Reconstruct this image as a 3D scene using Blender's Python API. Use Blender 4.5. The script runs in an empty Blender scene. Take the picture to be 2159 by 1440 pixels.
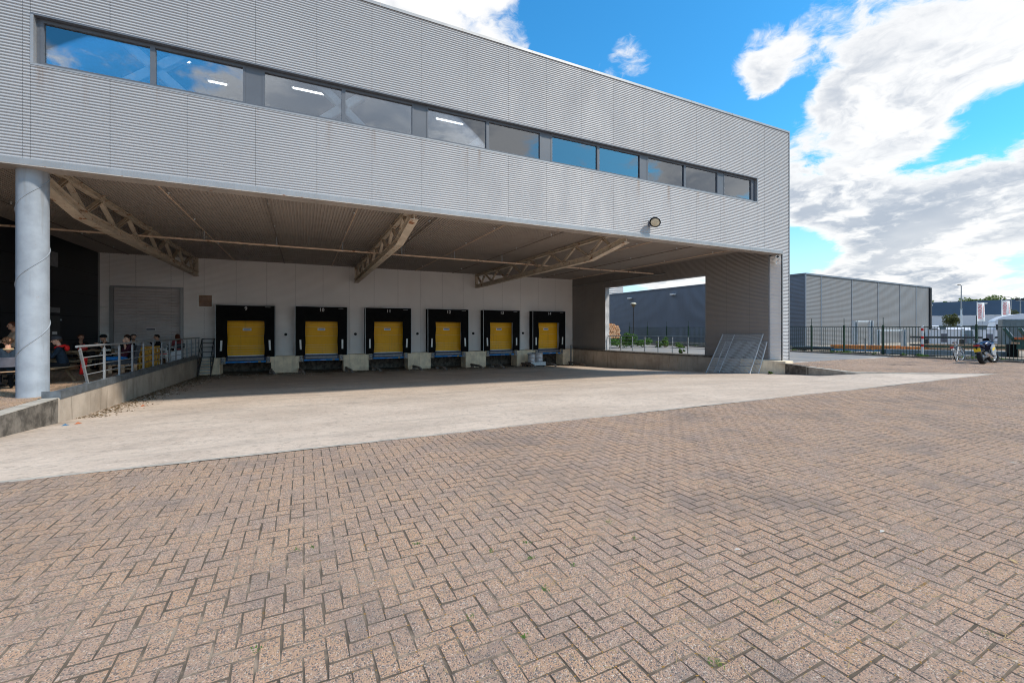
import bpy, bmesh, math, random
import numpy as np
from mathutils import Vector, Matrix, Quaternion

# ------------------------------------------------------------------ camera, sky, sun, exposure
SC = bpy.context.scene
COL = SC.collection
R = math.radians
random.seed(7); RNG = np.random.default_rng(7)
ALPHA = R(64.35)                        # angle between the view and the facade
FWD = (math.cos(ALPHA), math.sin(ALPHA)); RGT = (math.sin(ALPHA), -math.cos(ALPHA))
FPX = 915.0 / 2159.0
cam_d = bpy.data.cameras.new('camera'); cam = bpy.data.objects.new('camera', cam_d); COL.objects.link(cam)
cam.location = (0, 0, 1.65); cam.rotation_euler = (R(90), 0, -(R(90) - ALPHA))
cam_d.sensor_fit = 'HORIZONTAL'; cam_d.sensor_width = 36; cam_d.lens = 36 * FPX
cam_d.shift_y = -28 / 2159.0; cam_d.clip_start = 0.05; cam_d.clip_end = 3000
SC.camera = cam
SUN = Vector((3.8, -3.8, 5.7)).normalized()
SUN_EL = math.asin(SUN.z); SUN_ROT = math.atan2(SUN.x, SUN.y)
sl = bpy.data.lights.new('sun', 'SUN'); so = bpy.data.objects.new('sun', sl); COL.objects.link(so)
sl.energy = 2.0; sl.angle = R(5.0); sl.color = (1.0, 0.915, 0.80)
so.rotation_euler = SUN.to_track_quat('Z', 'Y').to_euler(); so.location = (20, -20, 40)
vs = SC.view_settings
vs.view_transform = 'Standard'; vs.look = 'None'; vs.exposure = 1.10; vs.gamma = 1.0
SC.cycles.use_denoising = True; SC.cycles.filter_width = 1.05
SC.cycles.max_bounces = 12; SC.cycles.diffuse_bounces = 7; SC.cycles.transparent_max_bounces = 12

class NT:
    """small helper round a node tree"""
    def __init__(s, tree): s.t = tree; s.n = tree.nodes; s.l = tree.links
    def __call__(s, typ, props=None, **ins):
        nd = s.n.new(typ)
        for k, v in (props or {}).items(): setattr(nd, k, v)
        for k, v in ins.items():
            key = k.replace('_', ' ') if not k.startswith('i') or not k[1:].isdigit() else int(k[1:])
            s.put(nd.inputs[key], v)
        return nd
    def put(s, sock, v):
        if isinstance(v, bpy.types.NodeSocket): s.l.new(v, sock)
        elif isinstance(v, bpy.types.Node): s.l.new(v.outputs[0], sock)
        else:
            if isinstance(v, tuple) and sock.type == 'RGBA' and len(v) == 3: v = (*v, 1)
            sock.default_value = v
    def math(s, op, a, b=0.0, c=0.0, clamp=False):
        nd = s.n.new('ShaderNodeMath'); nd.operation = op; nd.use_clamp = clamp
        s.put(nd.inputs[0], a); s.put(nd.inputs[1], b); s.put(nd.inputs[2], c); return nd.outputs[0]
    def vec(s, op, a, b=(0, 0, 0), scale=None):
        nd = s.n.new('ShaderNodeVectorMath'); nd.operation = op
        s.put(nd.inputs[0], a); s.put(nd.inputs[1], b)
        if scale is not None: s.put(nd.inputs['Scale'], scale)
        return nd.outputs['Value'] if op in ('DOT_PRODUCT', 'LENGTH') else nd.outputs[0]
    def noise(s, v, scale, detail=3, rough=.55, dist=0.0, col=False, **kw):
        nd = s('ShaderNodeTexNoise', {'noise_dimensions': '3D'}, Vector=v, Scale=scale, Detail=detail, Roughness=rough, Distortion=dist, **kw)
        return nd.outputs['Color' if col else 0]
    def ramp(s, v, lo, hi, a=0.0, b=1.0, smooth=True):
        nd = s.n.new('ShaderNodeMapRange'); nd.interpolation_type = 'SMOOTHSTEP' if smooth else 'LINEAR'
        for i, x in enumerate((v, lo, hi, a, b)): s.put(nd.inputs[i], x)
        return nd.outputs[0]
    def mix(s, f, a, b, mode='MIX'):
        nd = s.n.new('ShaderNodeMix'); nd.data_type = 'RGBA'; nd.blend_type = mode
        s.put(nd.inputs[0], f); s.put(nd.inputs[6], a); s.put(nd.inputs[7], b); return nd.outputs[2]

# --- world: Nishita sky with a procedural cumulus layer
W = bpy.data.worlds.new('World'); SC.world = W; W.use_nodes = True
w = NT(W.node_tree); W.node_tree.nodes.clear()
sky = w('ShaderNodeTexSky', {'sky_type': 'NISHITA', 'sun_disc': False, 'sun_elevation': SUN_EL, 'sun_rotation': SUN_ROT, 'air_density': 1.0, 'dust_density': 0.6, 'ozone_density': 2.5})
tc = w('ShaderNodeTexCoord').outputs['Generated']
d = w.vec('NORMALIZE', tc)
sep = w('ShaderNodeSeparateXYZ', Vector=d)
zz = w.math('ADD', w.math('MAXIMUM', sep.outputs[2], 0.0), 0.22)
P = w.vec('SCALE', d, scale=w.math('DIVIDE', 1.0, zz))
warp = w.vec('SCALE', w.vec('SUBTRACT', w.noise(P, 2.6, 4, .6, col=True), (.5, .5, .5)), scale=.30)
PW = w.vec('ADD', w.vec('ADD', P, warp), (3.7, 1.9, 0.4))
def cloud_noise(v): return w.noise(v, 1.25, 9, .6)
n1 = cloud_noise(PW)
n2 = cloud_noise(w.vec('ADD', PW, (SUN.x * .26, SUN.y * .26, 0.08)))
n3 = cloud_noise(w.vec('ADD', PW, (SUN.x * .07, SUN.y * .07, 0.02)))
cover = w.math('ADD', n1, w.math('MULTIPLY', w.math('SUBTRACT', w.noise(PW, 5.5, 7, .66), .5), .30))
def sky_dir(px, py):
    u = (px - 1079.5) / 915; v = (692 - py) / 915
    return Vector((FWD[0] + RGT[0] * u, FWD[1] + RGT[1] * u, v)).normalized()
CLOUDS = [  # picture position of the cloud or clearing, angular radius (rad), weight
    (1990, 60, .34, .085), (1880, 240, .22, .05), (2030, 440, .26, .085), (1060, 50, .12, .02), (1315, 150, .11, .35),
    (1635, 80, .10, .13), (1590, 140, .09, .11), (1550, 205, .09, .13), (1720, 400, .10, .09), (2000, 640, .22, .10), (1800, 500, .12, .09),
    (1390, 40, .32, -.24), (1480, 290, .15, -.14), (1210, 60, .10, -.12), (1180, 150, .08, -.10), (1690, 545, .10, -.20), (2150, 588, .07, -.16),
    (2085, 265, .08, -.13), (1745, 335, .07, -.10), (1650, 240, .07, -.08), (1930, 380, .06, -.05)]
cover = w.math('ADD', cover, w.ramp(sep.outputs[2], .0, .38, .055, .0))
for px, py, rad, wt in CLOUDS:
    dt = w.vec('DOT_PRODUCT', d, tuple(sky_dir(px, py)))
    cover = w.math('ADD', cover, w.ramp(dt, math.cos(rad), 1.0, 0.0, wt))
for dv_, rad, wt in (((1.2, -13.2, 6.3), .16, .13), ((5.0, -13.2, 6.3), .2, .08), ((12.5, -13.2, 6.3), .22, .13), ((17.5, -13.2, 6.3), .16, .10), ((-4.6, -13.2, 6.3), .14, -.05)):   # clouds behind the camera, as the windows mirror them
    cover = w.math('ADD', cover, w.ramp(w.vec('DOT_PRODUCT', d, tuple(Vector(dv_).normalized())), math.cos(rad), 1.0, 0.0, wt))
mask = w.ramp(cover, .49, .585)
thick = w.ramp(cover, .55, .70)
lit = w.ramp(w.math('ADD', w.math('MULTIPLY', w.math('SUBTRACT', n1, n2), .6), w.math('SUBTRACT', n1, n3)), -.05, .085)
shade = w.math('MULTIPLY', thick, w.math('MULTIPLY', w.math('SUBTRACT', 1.0, lit), w.ramp(w.noise(PW, .8, 4, .6), .34, .54, .6, 1.0)), clamp=True)
base = w.ramp(sep.outputs[2], .05, .5, 1.0, .75)
ccol = w.mix(w.math('MULTIPLY', shade, base), (3.45, 3.44, 3.42), (1.50, 1.70, 2.02))
hsv = w('ShaderNodeHueSaturation', Hue=.5, Saturation=1.25, Value=1.25, Fac=1.0, Color=sky.outputs[0])
skyc = w.mix(1.0, hsv.outputs[0], (.31, .69, .70), 'MULTIPLY')
skyc = w.mix(w.ramp(sep.outputs[2], .0, .30), (2.5, 3.2, 3.75), skyc)
fin = w.mix(w.math('MULTIPLY', mask, .97), skyc, ccol)
bgd = w('ShaderNodeBackground', Color=fin, Strength=.14)
w.l.new(bgd.outputs[0], w('ShaderNodeOutputWorld').inputs[0])

# ------------------------------------------------------------------ helpers
MATS = {}
def principled(name):
    m = bpy.data.materials.new(name); m.use_nodes = True
    t = NT(m.node_tree); b = m.node_tree.nodes['Principled BSDF']; MATS[name] = m
    return m, t, b
def setb(t, b, col=None, rough=None, metal=None, spec=None, normal=None):
    if col is not None: t.put(b.inputs['Base Color'], col)
    if rough is not None: t.put(b.inputs['Roughness'], rough)
    if metal is not None: t.put(b.inputs['Metallic'], metal)
    if spec is not None: t.put(b.inputs['Specular IOR Level'], spec)
    if normal is not None: t.put(b.inputs['Normal'], normal)
def wpos(t): return t('ShaderNodeNewGeometry').outputs['Position']
def opos(t): return t('ShaderNodeTexCoord').outputs['Object']
def stretch(t, v, s): return t.vec('MULTIPLY', v, s)
def bump(t, h, strength=.3, dist=.01): return t('ShaderNodeBump', Height=h, Strength=strength, Distance=dist).outputs[0]
def mk(name, col, rough=.6, metal=0.0, var=.18, scale=6.0, spec=.4, rust=0.0, rustcol=(.16, .06, .02), streak=0.0, streakcol=(.08, .07, .06), bmp=0.0, bscale=60.0, dark=None):
    """a painted or plain surface: noise-mottled base, optional rust patches and vertical dirt streaks"""
    m, t, b = principled(name); p = wpos(t)
    n = t.noise(p, scale, 5, .6)
    dk = dark or tuple(c * (1 - var) for c in col); lt = tuple(min(1, c * (1 + var)) for c in col)
    c = t.mix(t.ramp(n, .3, .7), dk, lt)
    if streak:
        sn = t.noise(stretch(t, p, (9, 9, .5)), 1.0, 4, .65)
        c = t.mix(t.math('MULTIPLY', t.ramp(sn, .52, .75), streak), c, streakcol)
    r = rough
    if rust:
        rn = t.math('ADD', t.noise(p, 3.1, 7, .7), t.math('MULTIPLY', t.math('SUBTRACT', t.noise(p, 31, 3, .6), .5), .25))
        rm = t.ramp(rn, .66 - rust * .25, .74 - rust * .25)
        c = t.mix(rm, c, t.mix(t.noise(p, 40, 3), rustcol, tuple(x * 2.1 for x in rustcol)))
        r = t.math('ADD', t.math('MULTIPLY', rm, .25), rough)
    setb(t, b, c, r, metal, spec)
    if bmp: setb(t, b, normal=bump(t, t.noise(p, bscale, 4, .6), bmp, .004))
    return m
def lookup(m): return MATS[m] if isinstance(m, str) else m

class MB:
    """collects geometry for ONE mesh object"""
    def __init__(s): s.v = []; s.f = []; s.mi = []
    def add(s, vs_, fs, mi=0):
        o = len(s.v); s.v += [tuple(p) for p in vs_]
        s.f += [tuple(i + o for i in f) for f in fs]; s.mi += [mi] * len(fs); return s
    def box(s, x0, x1, y0, y1, z0, z1, mi=0, M=None):
        vs_ = [Vector((x, y, z)) for z in (z0, z1) for y in (y0, y1) for x in (x0, x1)]
        if M is not None: vs_ = [M @ v for v in vs_]
        return s.add(vs_, [(0, 2, 3, 1), (4, 5, 7, 6), (0, 1, 5, 4), (2, 6, 7, 3), (0, 4, 6, 2), (1, 3, 7, 5)], mi)
    def bar(s, p0, p1, wd, hg, up=(0, 0, 1), mi=0):
        """box of section wd x hg from p0 to p1"""
        p0 = Vector(p0); p1 = Vector(p1); a = (p1 - p0).normalized(); u = Vector(up)
        sd = a.cross(u)
        if sd.length < 1e-5: sd = a.cross(Vector((1, 0, 0)))
        sd.normalize(); u = sd.cross(a)
        q = [(-wd / 2, -hg / 2), (wd / 2, -hg / 2), (wd / 2, hg / 2), (-wd / 2, hg / 2)]
        vs_ = [p + sd * i + u * j for p in (p0, p1) for i, j in q]
        return s.add(vs_, [(3, 2, 1, 0), (4, 5, 6, 7), (0, 1, 5, 4), (1, 2, 6, 5), (2, 3, 7, 6), (3, 0, 4, 7)], mi)
    def cyl(s, p0, p1, r0, r1=None, n=10, mi=0, cap=True):
        return s.tube([p0, p1], [r0, r0 if r1 is None else r1], n, mi, cap)
    def tube(s, path, r, n=8, mi=0, cap=True, closed=False):
        pts = [Vector(p) for p in path]; k = len(pts)
        rr = r if isinstance(r, (list, tuple)) else [r] * k
        o = len(s.v); prev = None
        for i, p in enumerate(pts):
            a = pts[(i + 1) % k] - pts[i - 1] if closed else pts[min(i + 1, k - 1)] - pts[max(i - 1, 0)]
            a.normalize()
            if prev is None:
                u = a.orthogonal().normalized()
            else:
                u = prev - a * prev.dot(a)
                u = u.normalized() if u.length > 1e-6 else a.orthogonal().normalized()
            prev = u; v = a.cross(u)
            for j in range(n):
                th = 2 * math.pi * j / n
                s.v.append(tuple(p + (u * math.cos(th) + v * math.sin(th)) * rr[i]))
        for i in range(k if closed else k - 1):
            for j in range(n):
                a0 = o + i * n; b0 = o + ((i + 1) % k) * n; j2 = (j + 1) % n
                s.f.append((a0 + j, a0 + j2, b0 + j2, b0 + j)); s.mi.append(mi)
        if cap and not closed:
            s.f.append(tuple(o + j for j in reversed(range(n)))); s.mi.append(mi)
            s.f.append(tuple(o + (k - 1) * n + j for j in range(n))); s.mi.append(mi)
        return s
    def lathe(s, prof, c=(0, 0, 0), n=16, mi=0, M=None):
        """prof = [(radius, height)...] turned about z"""
        o = len(s.v); c = Vector(c)
        for r_, z_ in prof:
            for j in range(n):
                th = 2 * math.pi * j / n
                p = Vector((r_ * math.cos(th), r_ * math.sin(th), z_))
                s.v.append(tuple((M @ p if M is not None else p) + c))
        for i in range(len(prof) - 1):
            for j in range(n):
                j2 = (j + 1) % n
                s.f.append((o + i * n + j, o + i * n + j2, o + (i + 1) * n + j2, o + (i + 1) * n + j)); s.mi.append(mi)
        s.f.append(tuple(o + j for j in reversed(range(n)))); s.mi.append(mi)
        s.f.append(tuple(o + (len(prof) - 1) * n + j for j in range(n))); s.mi.append(mi)
        return s
    def prism(s, poly, a, b, axis='y', mi=0):
        """polygon (pairs) extruded from a to b along axis; pairs are the other two axes in xyz order"""
        def P3(p, t): return {'x': (t, p[0], p[1]), 'y': (p[0], t, p[1]), 'z': (p[0], p[1], t)}[axis]
        k = len(poly)
        fs = [tuple(range(k)), tuple(range(2 * k - 1, k - 1, -1))] + [(i, i + k, (i + 1) % k + k, (i + 1) % k) for i in range(k)]
        return s.add([P3(p, a) for p in poly] + [P3(p, b) for p in poly], fs, mi)
    def sphere(s, c, r, n=10, m=6, mi=0, sc=(1, 1, 1)):
        prof = [(max(1e-4, math.sin(math.pi * i / m)) * r, -math.cos(math.pi * i / m) * r) for i in range(m + 1)]
        return s.lathe(prof, c, n, mi, Matrix.Diagonal(Vector(sc)))
    def mesh(s, name, mats, smooth=False):
        me = bpy.data.meshes.new(name); me.from_pydata(s.v, [], s.f)
        for m in (mats if isinstance(mats, (list, tuple)) else [mats]): me.materials.append(lookup(m))
        if any(s.mi): me.polygons.foreach_set('material_index', s.mi)
        bm = bmesh.new(); bm.from_mesh(me); bmesh.ops.recalc_face_normals(bm, faces=bm.faces); bm.to_mesh(me); bm.free()
        if smooth: smooth_mesh(me, smooth)
        me.update(); return me
    def build(s, name, mats, parent=None, smooth=False, **kw):
        return link(name, s.mesh(name, mats, smooth), parent, **kw)
def smooth_mesh(me, angle=True):
    me.polygons.foreach_set('use_smooth', [True] * len(me.polygons))
    if angle is not True:
        try: me.set_sharp_from_angle(angle=R(angle))
        except Exception: pass
def tag(o, label=None, cat=None, group=None, kind=None):
    for k, v in (('label', label), ('category', cat), ('group', group), ('kind', kind)):
        if v: o[k] = v
    return o
def link(name, data, parent=None, loc=None, rot=None, scale=None, **kw):
    o = bpy.data.objects.new(name, data); COL.objects.link(o)
    if parent is not None: o.parent = parent
    if loc is not None: o.location = loc
    if rot is not None: o.rotation_euler = rot
    if scale is not None: o.scale = scale
    return tag(o, **kw)
def thing(name, label, cat, loc=(0, 0, 0), rz=0.0, group=None):
    return link(name, None, None, loc, (0, 0, rz), label=label, cat=cat, group=group)
def struct(name, mb, mat, parent=None, smooth=False, label=None):
    return mb.build(name, mat, parent, smooth, kind='structure' if parent is None else None, label=label)
def children(o): return [c for c in COL.objects if c.parent == o]
def copy_tree(o, parent=None, **kw):
    c = o.copy(); COL.objects.link(c); c.parent = parent
    for ch in list(o.children): copy_tree(ch, c)
    return tag(c, **kw)
def textmesh(body, size, depth=.004, align='CENTER'):
    cu = bpy.data.curves.new('lettering', 'FONT'); cu.body = body; cu.size = size; cu.extrude = depth
    cu.align_x = align; cu.align_y = 'CENTER'; cu.resolution_u = 3
    o = bpy.data.objects.new('lettering', cu); COL.objects.link(o)
    dg = bpy.context.evaluated_depsgraph_get(); me = bpy.data.meshes.new_from_object(o.evaluated_get(dg))
    bpy.data.objects.remove(o); bpy.data.curves.remove(cu); return me
def lettering(body, size, mat, parent, loc, rot, name='lettering', depth=.004, align='CENTER'):
    me = textmesh(body, size, depth, align); me.materials.clear(); me.materials.append(lookup(mat))
    return link(name, me, parent, loc, rot)

# ------------------------------------------------------------------ materials
def mat_cladding(name, col, rough=.42, metal=.55, dirt=.35, sill=False):
    m, t, b = principled(name); p = wpos(t)
    big = t.noise(p, .35, 3, .5); fine = t.noise(stretch(t, p, (1.0, 1.0, .3)), 1.6, 6, .65)
    c = t.mix(t.ramp(big, .3, .7), tuple(x * .97 for x in col), tuple(min(1, x * 1.03) for x in col))
    c = t.mix(t.math('MULTIPLY', t.ramp(fine, .5, .78), dirt), c, (.17, .13, .10))
    if sill:      # rusty run-off below the window band
        sp = t('ShaderNodeSeparateXYZ', Vector=p); st = t.noise(stretch(t, p, (2.6, 2.6, .12)), 1.0, 5, .65)
        band = t.math('MULTIPLY', t.ramp(sp.outputs[2], 6.3, 7.4), t.math('LESS_THAN', sp.outputs[2], 7.42))
        c = t.mix(t.math('MULTIPLY', t.ramp(st, .55, .72, 0, .6), band), c, (.25, .17, .12))
    setb(t, b, c, t.ramp(fine, .3, .7, rough - .05, rough + .12), metal, .5)
    return m
mat_cladding('cladding', (.385, .385, .398), .5, .15, .03, True)
mat_cladding('cladding_inner_lifted', (.83, .80, .785), .6, .0, .05)  # facade silver lightened: light put into the colour of walls under the building
mat_cladding('cladding_side_shaded', (.27, .25, .24), .5, .2, .10)  # facade silver darkened: the side wall's shade is put into its colour
mat_cladding('cladding_ceiling', (.35, .305, .275), .6, .0, .3)
mat_cladding('cladding_dark', (.17, .20, .245), .45, .35, .15)
mat_cladding('cladding_grey', (.16, .16, .165), .55, .1, .08)
mk('trim', (.31, .312, .32), .42, .4, .08, 2.0, streak=.15)
mk('trim_soffit', (.40, .36, .33), .5, .2, .12, 1.5, rust=.15)
mk('backing', (.05, .05, .055), .8)
mk('frame_dark', (.105, .115, .135), .45, .1, .06, 2.0)
mk('interior_wall', (.055, .06, .065), .8, var=.05)
mk('white_steel', (.85, .88, .90), .45, var=.06)
mk('navy_wall', (.007, .010, .016), .5, .1, .2, 1.2)
mk('navy_trim', (.22, .23, .25), .5, .2)
mk('column_paint', (.265, .29, .325), .5, .0, .12, 3.2, .4, rust=.03, streak=.45, streakcol=(.19, .18, .17), bmp=.15, bscale=7)
mk('truss_paint', (.55, .47, .375), .6, .0, .15, 2.5, rust=.36, rustcol=(.15, .06, .022), streak=.12)
mk('pipe_paint', (.66, .50, .38), .5, .1, .15, 3, rust=.30)
mk('galvanised', (.27, .285, .30), .5, .3, .14, 14, .5)
mk('galvanised_light', (.60, .64, .67), .45, .25, .1, 9, .5)
mk('dark_steel', (.045, .047, .052), .45, .5, .2, 8)
mk('edge_steel', (.17, .19, .21), .5, .5, .25, 5, rust=.05)
mk('rubber_black', (.006, .006, .0065), .8, .0, .3, 9, .12)
mk('curtain_black', (.006, .006, .0065), .75, .0, .35, 5, .12, bmp=.4, bscale=9)
mk('tyre', (.018, .018, .019), .8, 0, .2, 20, .2)
mk('white_paint', (.88, .88, .86), .5, 0, .08, 6)
mk('dock_yellow', (1.0, .49, .002), .5, 0, .04, 1.6, .45, streak=.32, streakcol=(.30, .15, .02))
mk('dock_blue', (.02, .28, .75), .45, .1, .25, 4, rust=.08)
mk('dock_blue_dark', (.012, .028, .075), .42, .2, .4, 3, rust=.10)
mk('bumper_metal', (.22, .22, .23), .5, .3, .85, 26, dark=(.03, .03, .03))
mk('label_yellow', (.72, .47, .02), .5)
mk('sign_white', (.78, .79, .80), .45, 0, .03)
mk('sign_blue', (.03, .16, .42), .5)
mk('number_paint', (.9, .9, .88), .6, 0, .15, 20)
mk('roller_slat', (.56, .52, .52), .55, .0, .08, 1.0, streak=.12)
mk('vent_brown', (.42, .27, .20), .55, .1)
mk('concrete_block', (.88, .72, .53), .85, 0, .16, 2.4, .25, streak=.3, streakcol=(.16, .13, .10), bmp=.35)
mk('concrete_dark', (.15, .13, .11), .9, 0, .5, 4.5, .2, streak=.45, streakcol=(.045, .04, .035), bmp=.6, bscale=40)
mk('concrete_top', (.40, .36, .31), .88, 0, .2, 5, .2, bmp=.5)
mk('wood_grey', (.30, .22, .14), .75, 0, .3, 7, .25)
mk('wood_pallet', (.62, .36, .07), .7, 0, .35, 8, .25)
mk('wood_pale', (.46, .30, .19), .75, 0, .3, 8, .25)
mk('wood_orange', (.52, .20, .055), .6, 0, .35, 5, .3)
mk('steel_blue', (.06, .20, .36), .45, .2, .2, 4)
mk('steel_greyblue', (.15, .20, .24), .45, .3, .2, 4)
mk('fence_green', (.014, .045, .028), .45, .2, .2, 6)
mk('fence_dark', (.03, .055, .05), .5, .2, .2, 6)
mk('plastic_grey', (.12, .12, .15), .5)
mk('plastic_white', (.70, .71, .76), .4, 0, .05)
mk('cushion_dark', (.05, .055, .065), .85)
mk('red_cloth', (.62, .012, .010), .75, 0, .15, 12)
mk('red_plastic', (.5, .02, .015), .4)
mk('litter_paper', (.72, .68, .62), .8, 0, .2, 30)
mk('litter_brown', (.16, .11, .06), .9, 0, .4, 30)
mk('bark', (.10, .075, .055), .9, 0, .4, 20, .2, bmp=.5)
mk('lamp_glass', (.55, .50, .38), .3)
mk('far_blue', (.055, .10, .165), .5, .1, .08, .2)
mk('far_white', (.60, .60, .63), .6, 0, .05, .3)
mk('container_grey', (.13, .165, .18), .5, .1, .12, 1.5)
mk('machine_orange', (.52, .12, .03), .5, 0, .2, 6, rust=.1)
mk('machine_green', (.03, .09, .075), .5, .1, .25, 6)
mk('chrome', (.6, .61, .63), .22, .95, .1, 10)
mk('moto_silver', (.50, .52, .55), .28, .35, .06)
mk('moto_blue', (.018, .03, .085), .22, .2, .1)
mk('bike_grey', (.20, .21, .23), .35, .5, .1)
mk('leather_brown', (.10, .045, .02), .6)
mk('flag_cloth', (.80, .80, .80), .7, 0, .03)
mk('flag_red', (.62, .012, .03), .7)
mk('straw', (.50, .36, .17), .9, 0, .3, 20)
mk('steel_floor', (.2, .2, .21), .5, .5)
def mat_leaf(name, cols, trans=.3):
    m, t, b = principled(name)
    nrm = t('ShaderNodeNewGeometry').outputs['Position']
    n = t.noise(nrm, 5.5, 4, .7); n2_ = t.noise(nrm, 34, 2, .6)
    c = t.mix(t.ramp(n, .35, .65), cols[0], cols[1]); c = t.mix(t.ramp(n2_, .5, .75), c, cols[2])
    setb(t, b, c, .6, 0, .3)
    tr = t('ShaderNodeBsdfTranslucent', Color=c); mx = t('ShaderNodeMixShader', Fac=trans)
    t.l.new(b.outputs[0], mx.inputs[1]); t.l.new(tr.outputs[0], mx.inputs[2])
    t.l.new(mx.outputs[0], m.node_tree.nodes['Material Output'].inputs[0]); return m
mat_leaf('leaf_bush', ((.05, .12, .025), (.09, .20, .035), (.16, .25, .06)))
mat_leaf('leaf_tree', ((.05, .075, .02), (.10, .115, .035), (.16, .11, .05)))
mat_leaf('leaf_far', ((.09, .14, .03), (.16, .21, .05), (.22, .24, .08)))
mat_leaf('leaf_weed', ((.06, .14, .02), (.11, .22, .03), (.2, .25, .05)))

def mat_paver(name, tone=1.0, sandy=0.0):
    m, t, b = principled(name); p = wpos(t)
    at = t('ShaderNodeAttribute', {'attribute_name': 'tint'}).outputs['Fac']
    rnd = t('ShaderNodeObjectInfo').outputs['Random']
    tv = t.math('FRACT', t.math('ADD', at, rnd))
    grain = t('ShaderNodeTexVoronoi', {'feature': 'F1'}, Vector=p, Scale=150.0)
    gsel = t('ShaderNodeSeparateColor', Color=grain.outputs['Color']).outputs[0]
    sandc = t.mix(tv, (.60, .395, .27), (.66, .445, .31))
    sandc = t.mix(t.ramp(t.noise(p, 2.2, 3, .6), .35, .7), sandc, (.54, .39, .315))
    c = t.mix(t.ramp(gsel, .62, .66), sandc, (.31, .25, .225))           # grey pebbles
    c = t.mix(t.ramp(gsel, .80, .83), c, (.17, .145, .135))            # dark pebbles
    c = t.mix(t.ramp(gsel, .92, .94), c, (.76, .66, .58))               # pale pebbles
    wear = t.math('ADD', t.noise(p, .55, 5, .65), t.math('MULTIPLY', t.math('SUBTRACT', tv, .5), .12))
    c = t.mix(t.ramp(wear, .45, .75, 0, .5), c, (.21, .185, .175))     # trodden dark patches
    blot = t.noise(p, 7.0, 7, .74)
    c = t.mix(t.ramp(blot, .54, .72, 0, .62), c, (.17, .145, .135))
    c = t.mix(t.ramp(t.noise(stretch(t, p, (.5, 1.2, 1)), .9, 7, .7), .62, .74, 0, .5), c, (.13, .115, .105))   # oil and tyre stains
    if sandy: c = t.mix(t.ramp(t.noise(p, 1.3, 5, .6), .35, .7, .1, sandy), c, (.52, .36, .22))
    c = t.mix(1.0, c, (1.06 * tone, 1.0 * tone, .94 * tone), 'MULTIPLY')
    h = t.math('ADD', t.math('MULTIPLY', grain.outputs['Distance'], -14.0), t.math('MULTIPLY', t.noise(p, 26, 5, .7), 2.0))
    setb(t, b, c, .88, 0, .25, bump(t, h, .65, .0038)); return m
mat_paver('paver')
mat_paver('paver_sandy', 1.05, .75)
def mat_joint():
    m, t, b = principled('joint_sand'); p = wpos(t)
    c = t.mix(t.ramp(t.noise(p, 5, 5, .7), .35, .65), (.10, .080, .062), (.16, .122, .092))
    c = t.mix(t.ramp(t.noise(p, 1.9, 8, .74), .47, .60, 0, .85), c, (.33, .255, .195))   # joints filled with blown sand
    c = t.mix(t.ramp(t.noise(p, 2.3, 6, .7), .62, .72), c, (.26, .14, .04))    # rusty lichen
    c = t.mix(t.ramp(t.noise(p, 1.7, 6, .72), .66, .74), c, (.05, .09, .02))   # moss
    setb(t, b, c, .95, 0, .1, bump(t, t.noise(p, 160, 3, .7), .6, .004)); return m
mat_joint()
def mat_apron():
    m, t, b = principled('apron_concrete'); p = wpos(t)
    sp = t('ShaderNodeSeparateXYZ', Vector=p)
    c = t.mix(t.ramp(t.noise(p, .5, 5, .6), .3, .7), (.51, .405, .325), (.63, .51, .415))
    g = t.noise(p, 42, 5, .75)
    c = t.mix(t.ramp(g, .54, .70, 0, .62), c, (.24, .195, .16))
    c = t.mix(t.ramp(t.noise(p, 8, 7, .78), .48, .66, 0, .65), c, (.27, .22, .18))
    c = t.mix(t.ramp(t.noise(stretch(t, p, (1, .5, 1)), 17, 5, .75), .56, .70, 0, .6), c, (.74, .63, .53))
    c = t.mix(t.ramp(t.noise(p, 38, 3, .6), .62, .75, 0, .5), c, (.72, .61, .52))
    # tyre marks: long streaks that swing in towards the docks
    q = t('ShaderNodeMapping', Vector=p, Rotation=(0, 0, R(24)), Scale=(.16, 1.9, 1)).outputs[0]
    q2 = t('ShaderNodeMapping', Vector=p, Rotation=(0, 0, R(-14)), Scale=(.13, 1.5, 1)).outputs[0]
    s1 = t.ramp(t.noise(q, 1.0, 5, .62, .6), .53, .70); s2 = t.ramp(t.noise(q2, 1.1, 5, .62, .6), .54, .70)
    yy = t.ramp(sp.outputs[1], 7.5, 19, .42, .85)
    c = t.mix(t.ramp(t.noise(p, 1.6, 7, .72), .52, .70, 0, .45), c, (.30, .25, .21))
    c = t.mix(t.math('MULTIPLY', t.math('MAXIMUM', s1, s2), yy), c, (.36, .30, .25))
    # trodden-in dirt along the dock face and the terrace wall
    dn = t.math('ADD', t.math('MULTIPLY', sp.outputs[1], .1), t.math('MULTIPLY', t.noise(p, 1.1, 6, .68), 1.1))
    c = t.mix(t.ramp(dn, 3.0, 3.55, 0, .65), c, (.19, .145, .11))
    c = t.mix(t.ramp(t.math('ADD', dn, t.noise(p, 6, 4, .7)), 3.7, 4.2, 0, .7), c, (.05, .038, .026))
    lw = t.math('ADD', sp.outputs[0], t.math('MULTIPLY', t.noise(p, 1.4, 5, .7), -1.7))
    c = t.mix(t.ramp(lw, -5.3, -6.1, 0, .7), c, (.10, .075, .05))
    setb(t, b, c, t.ramp(t.noise(p, 1.5, 3), .3, .7, .72, .92), 0, .25, bump(t, t.math('ADD', g, t.math('MULTIPLY', t.noise(p, 230, 2, .6), .6)), .5, .006)); return m
mat_apron()
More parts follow.
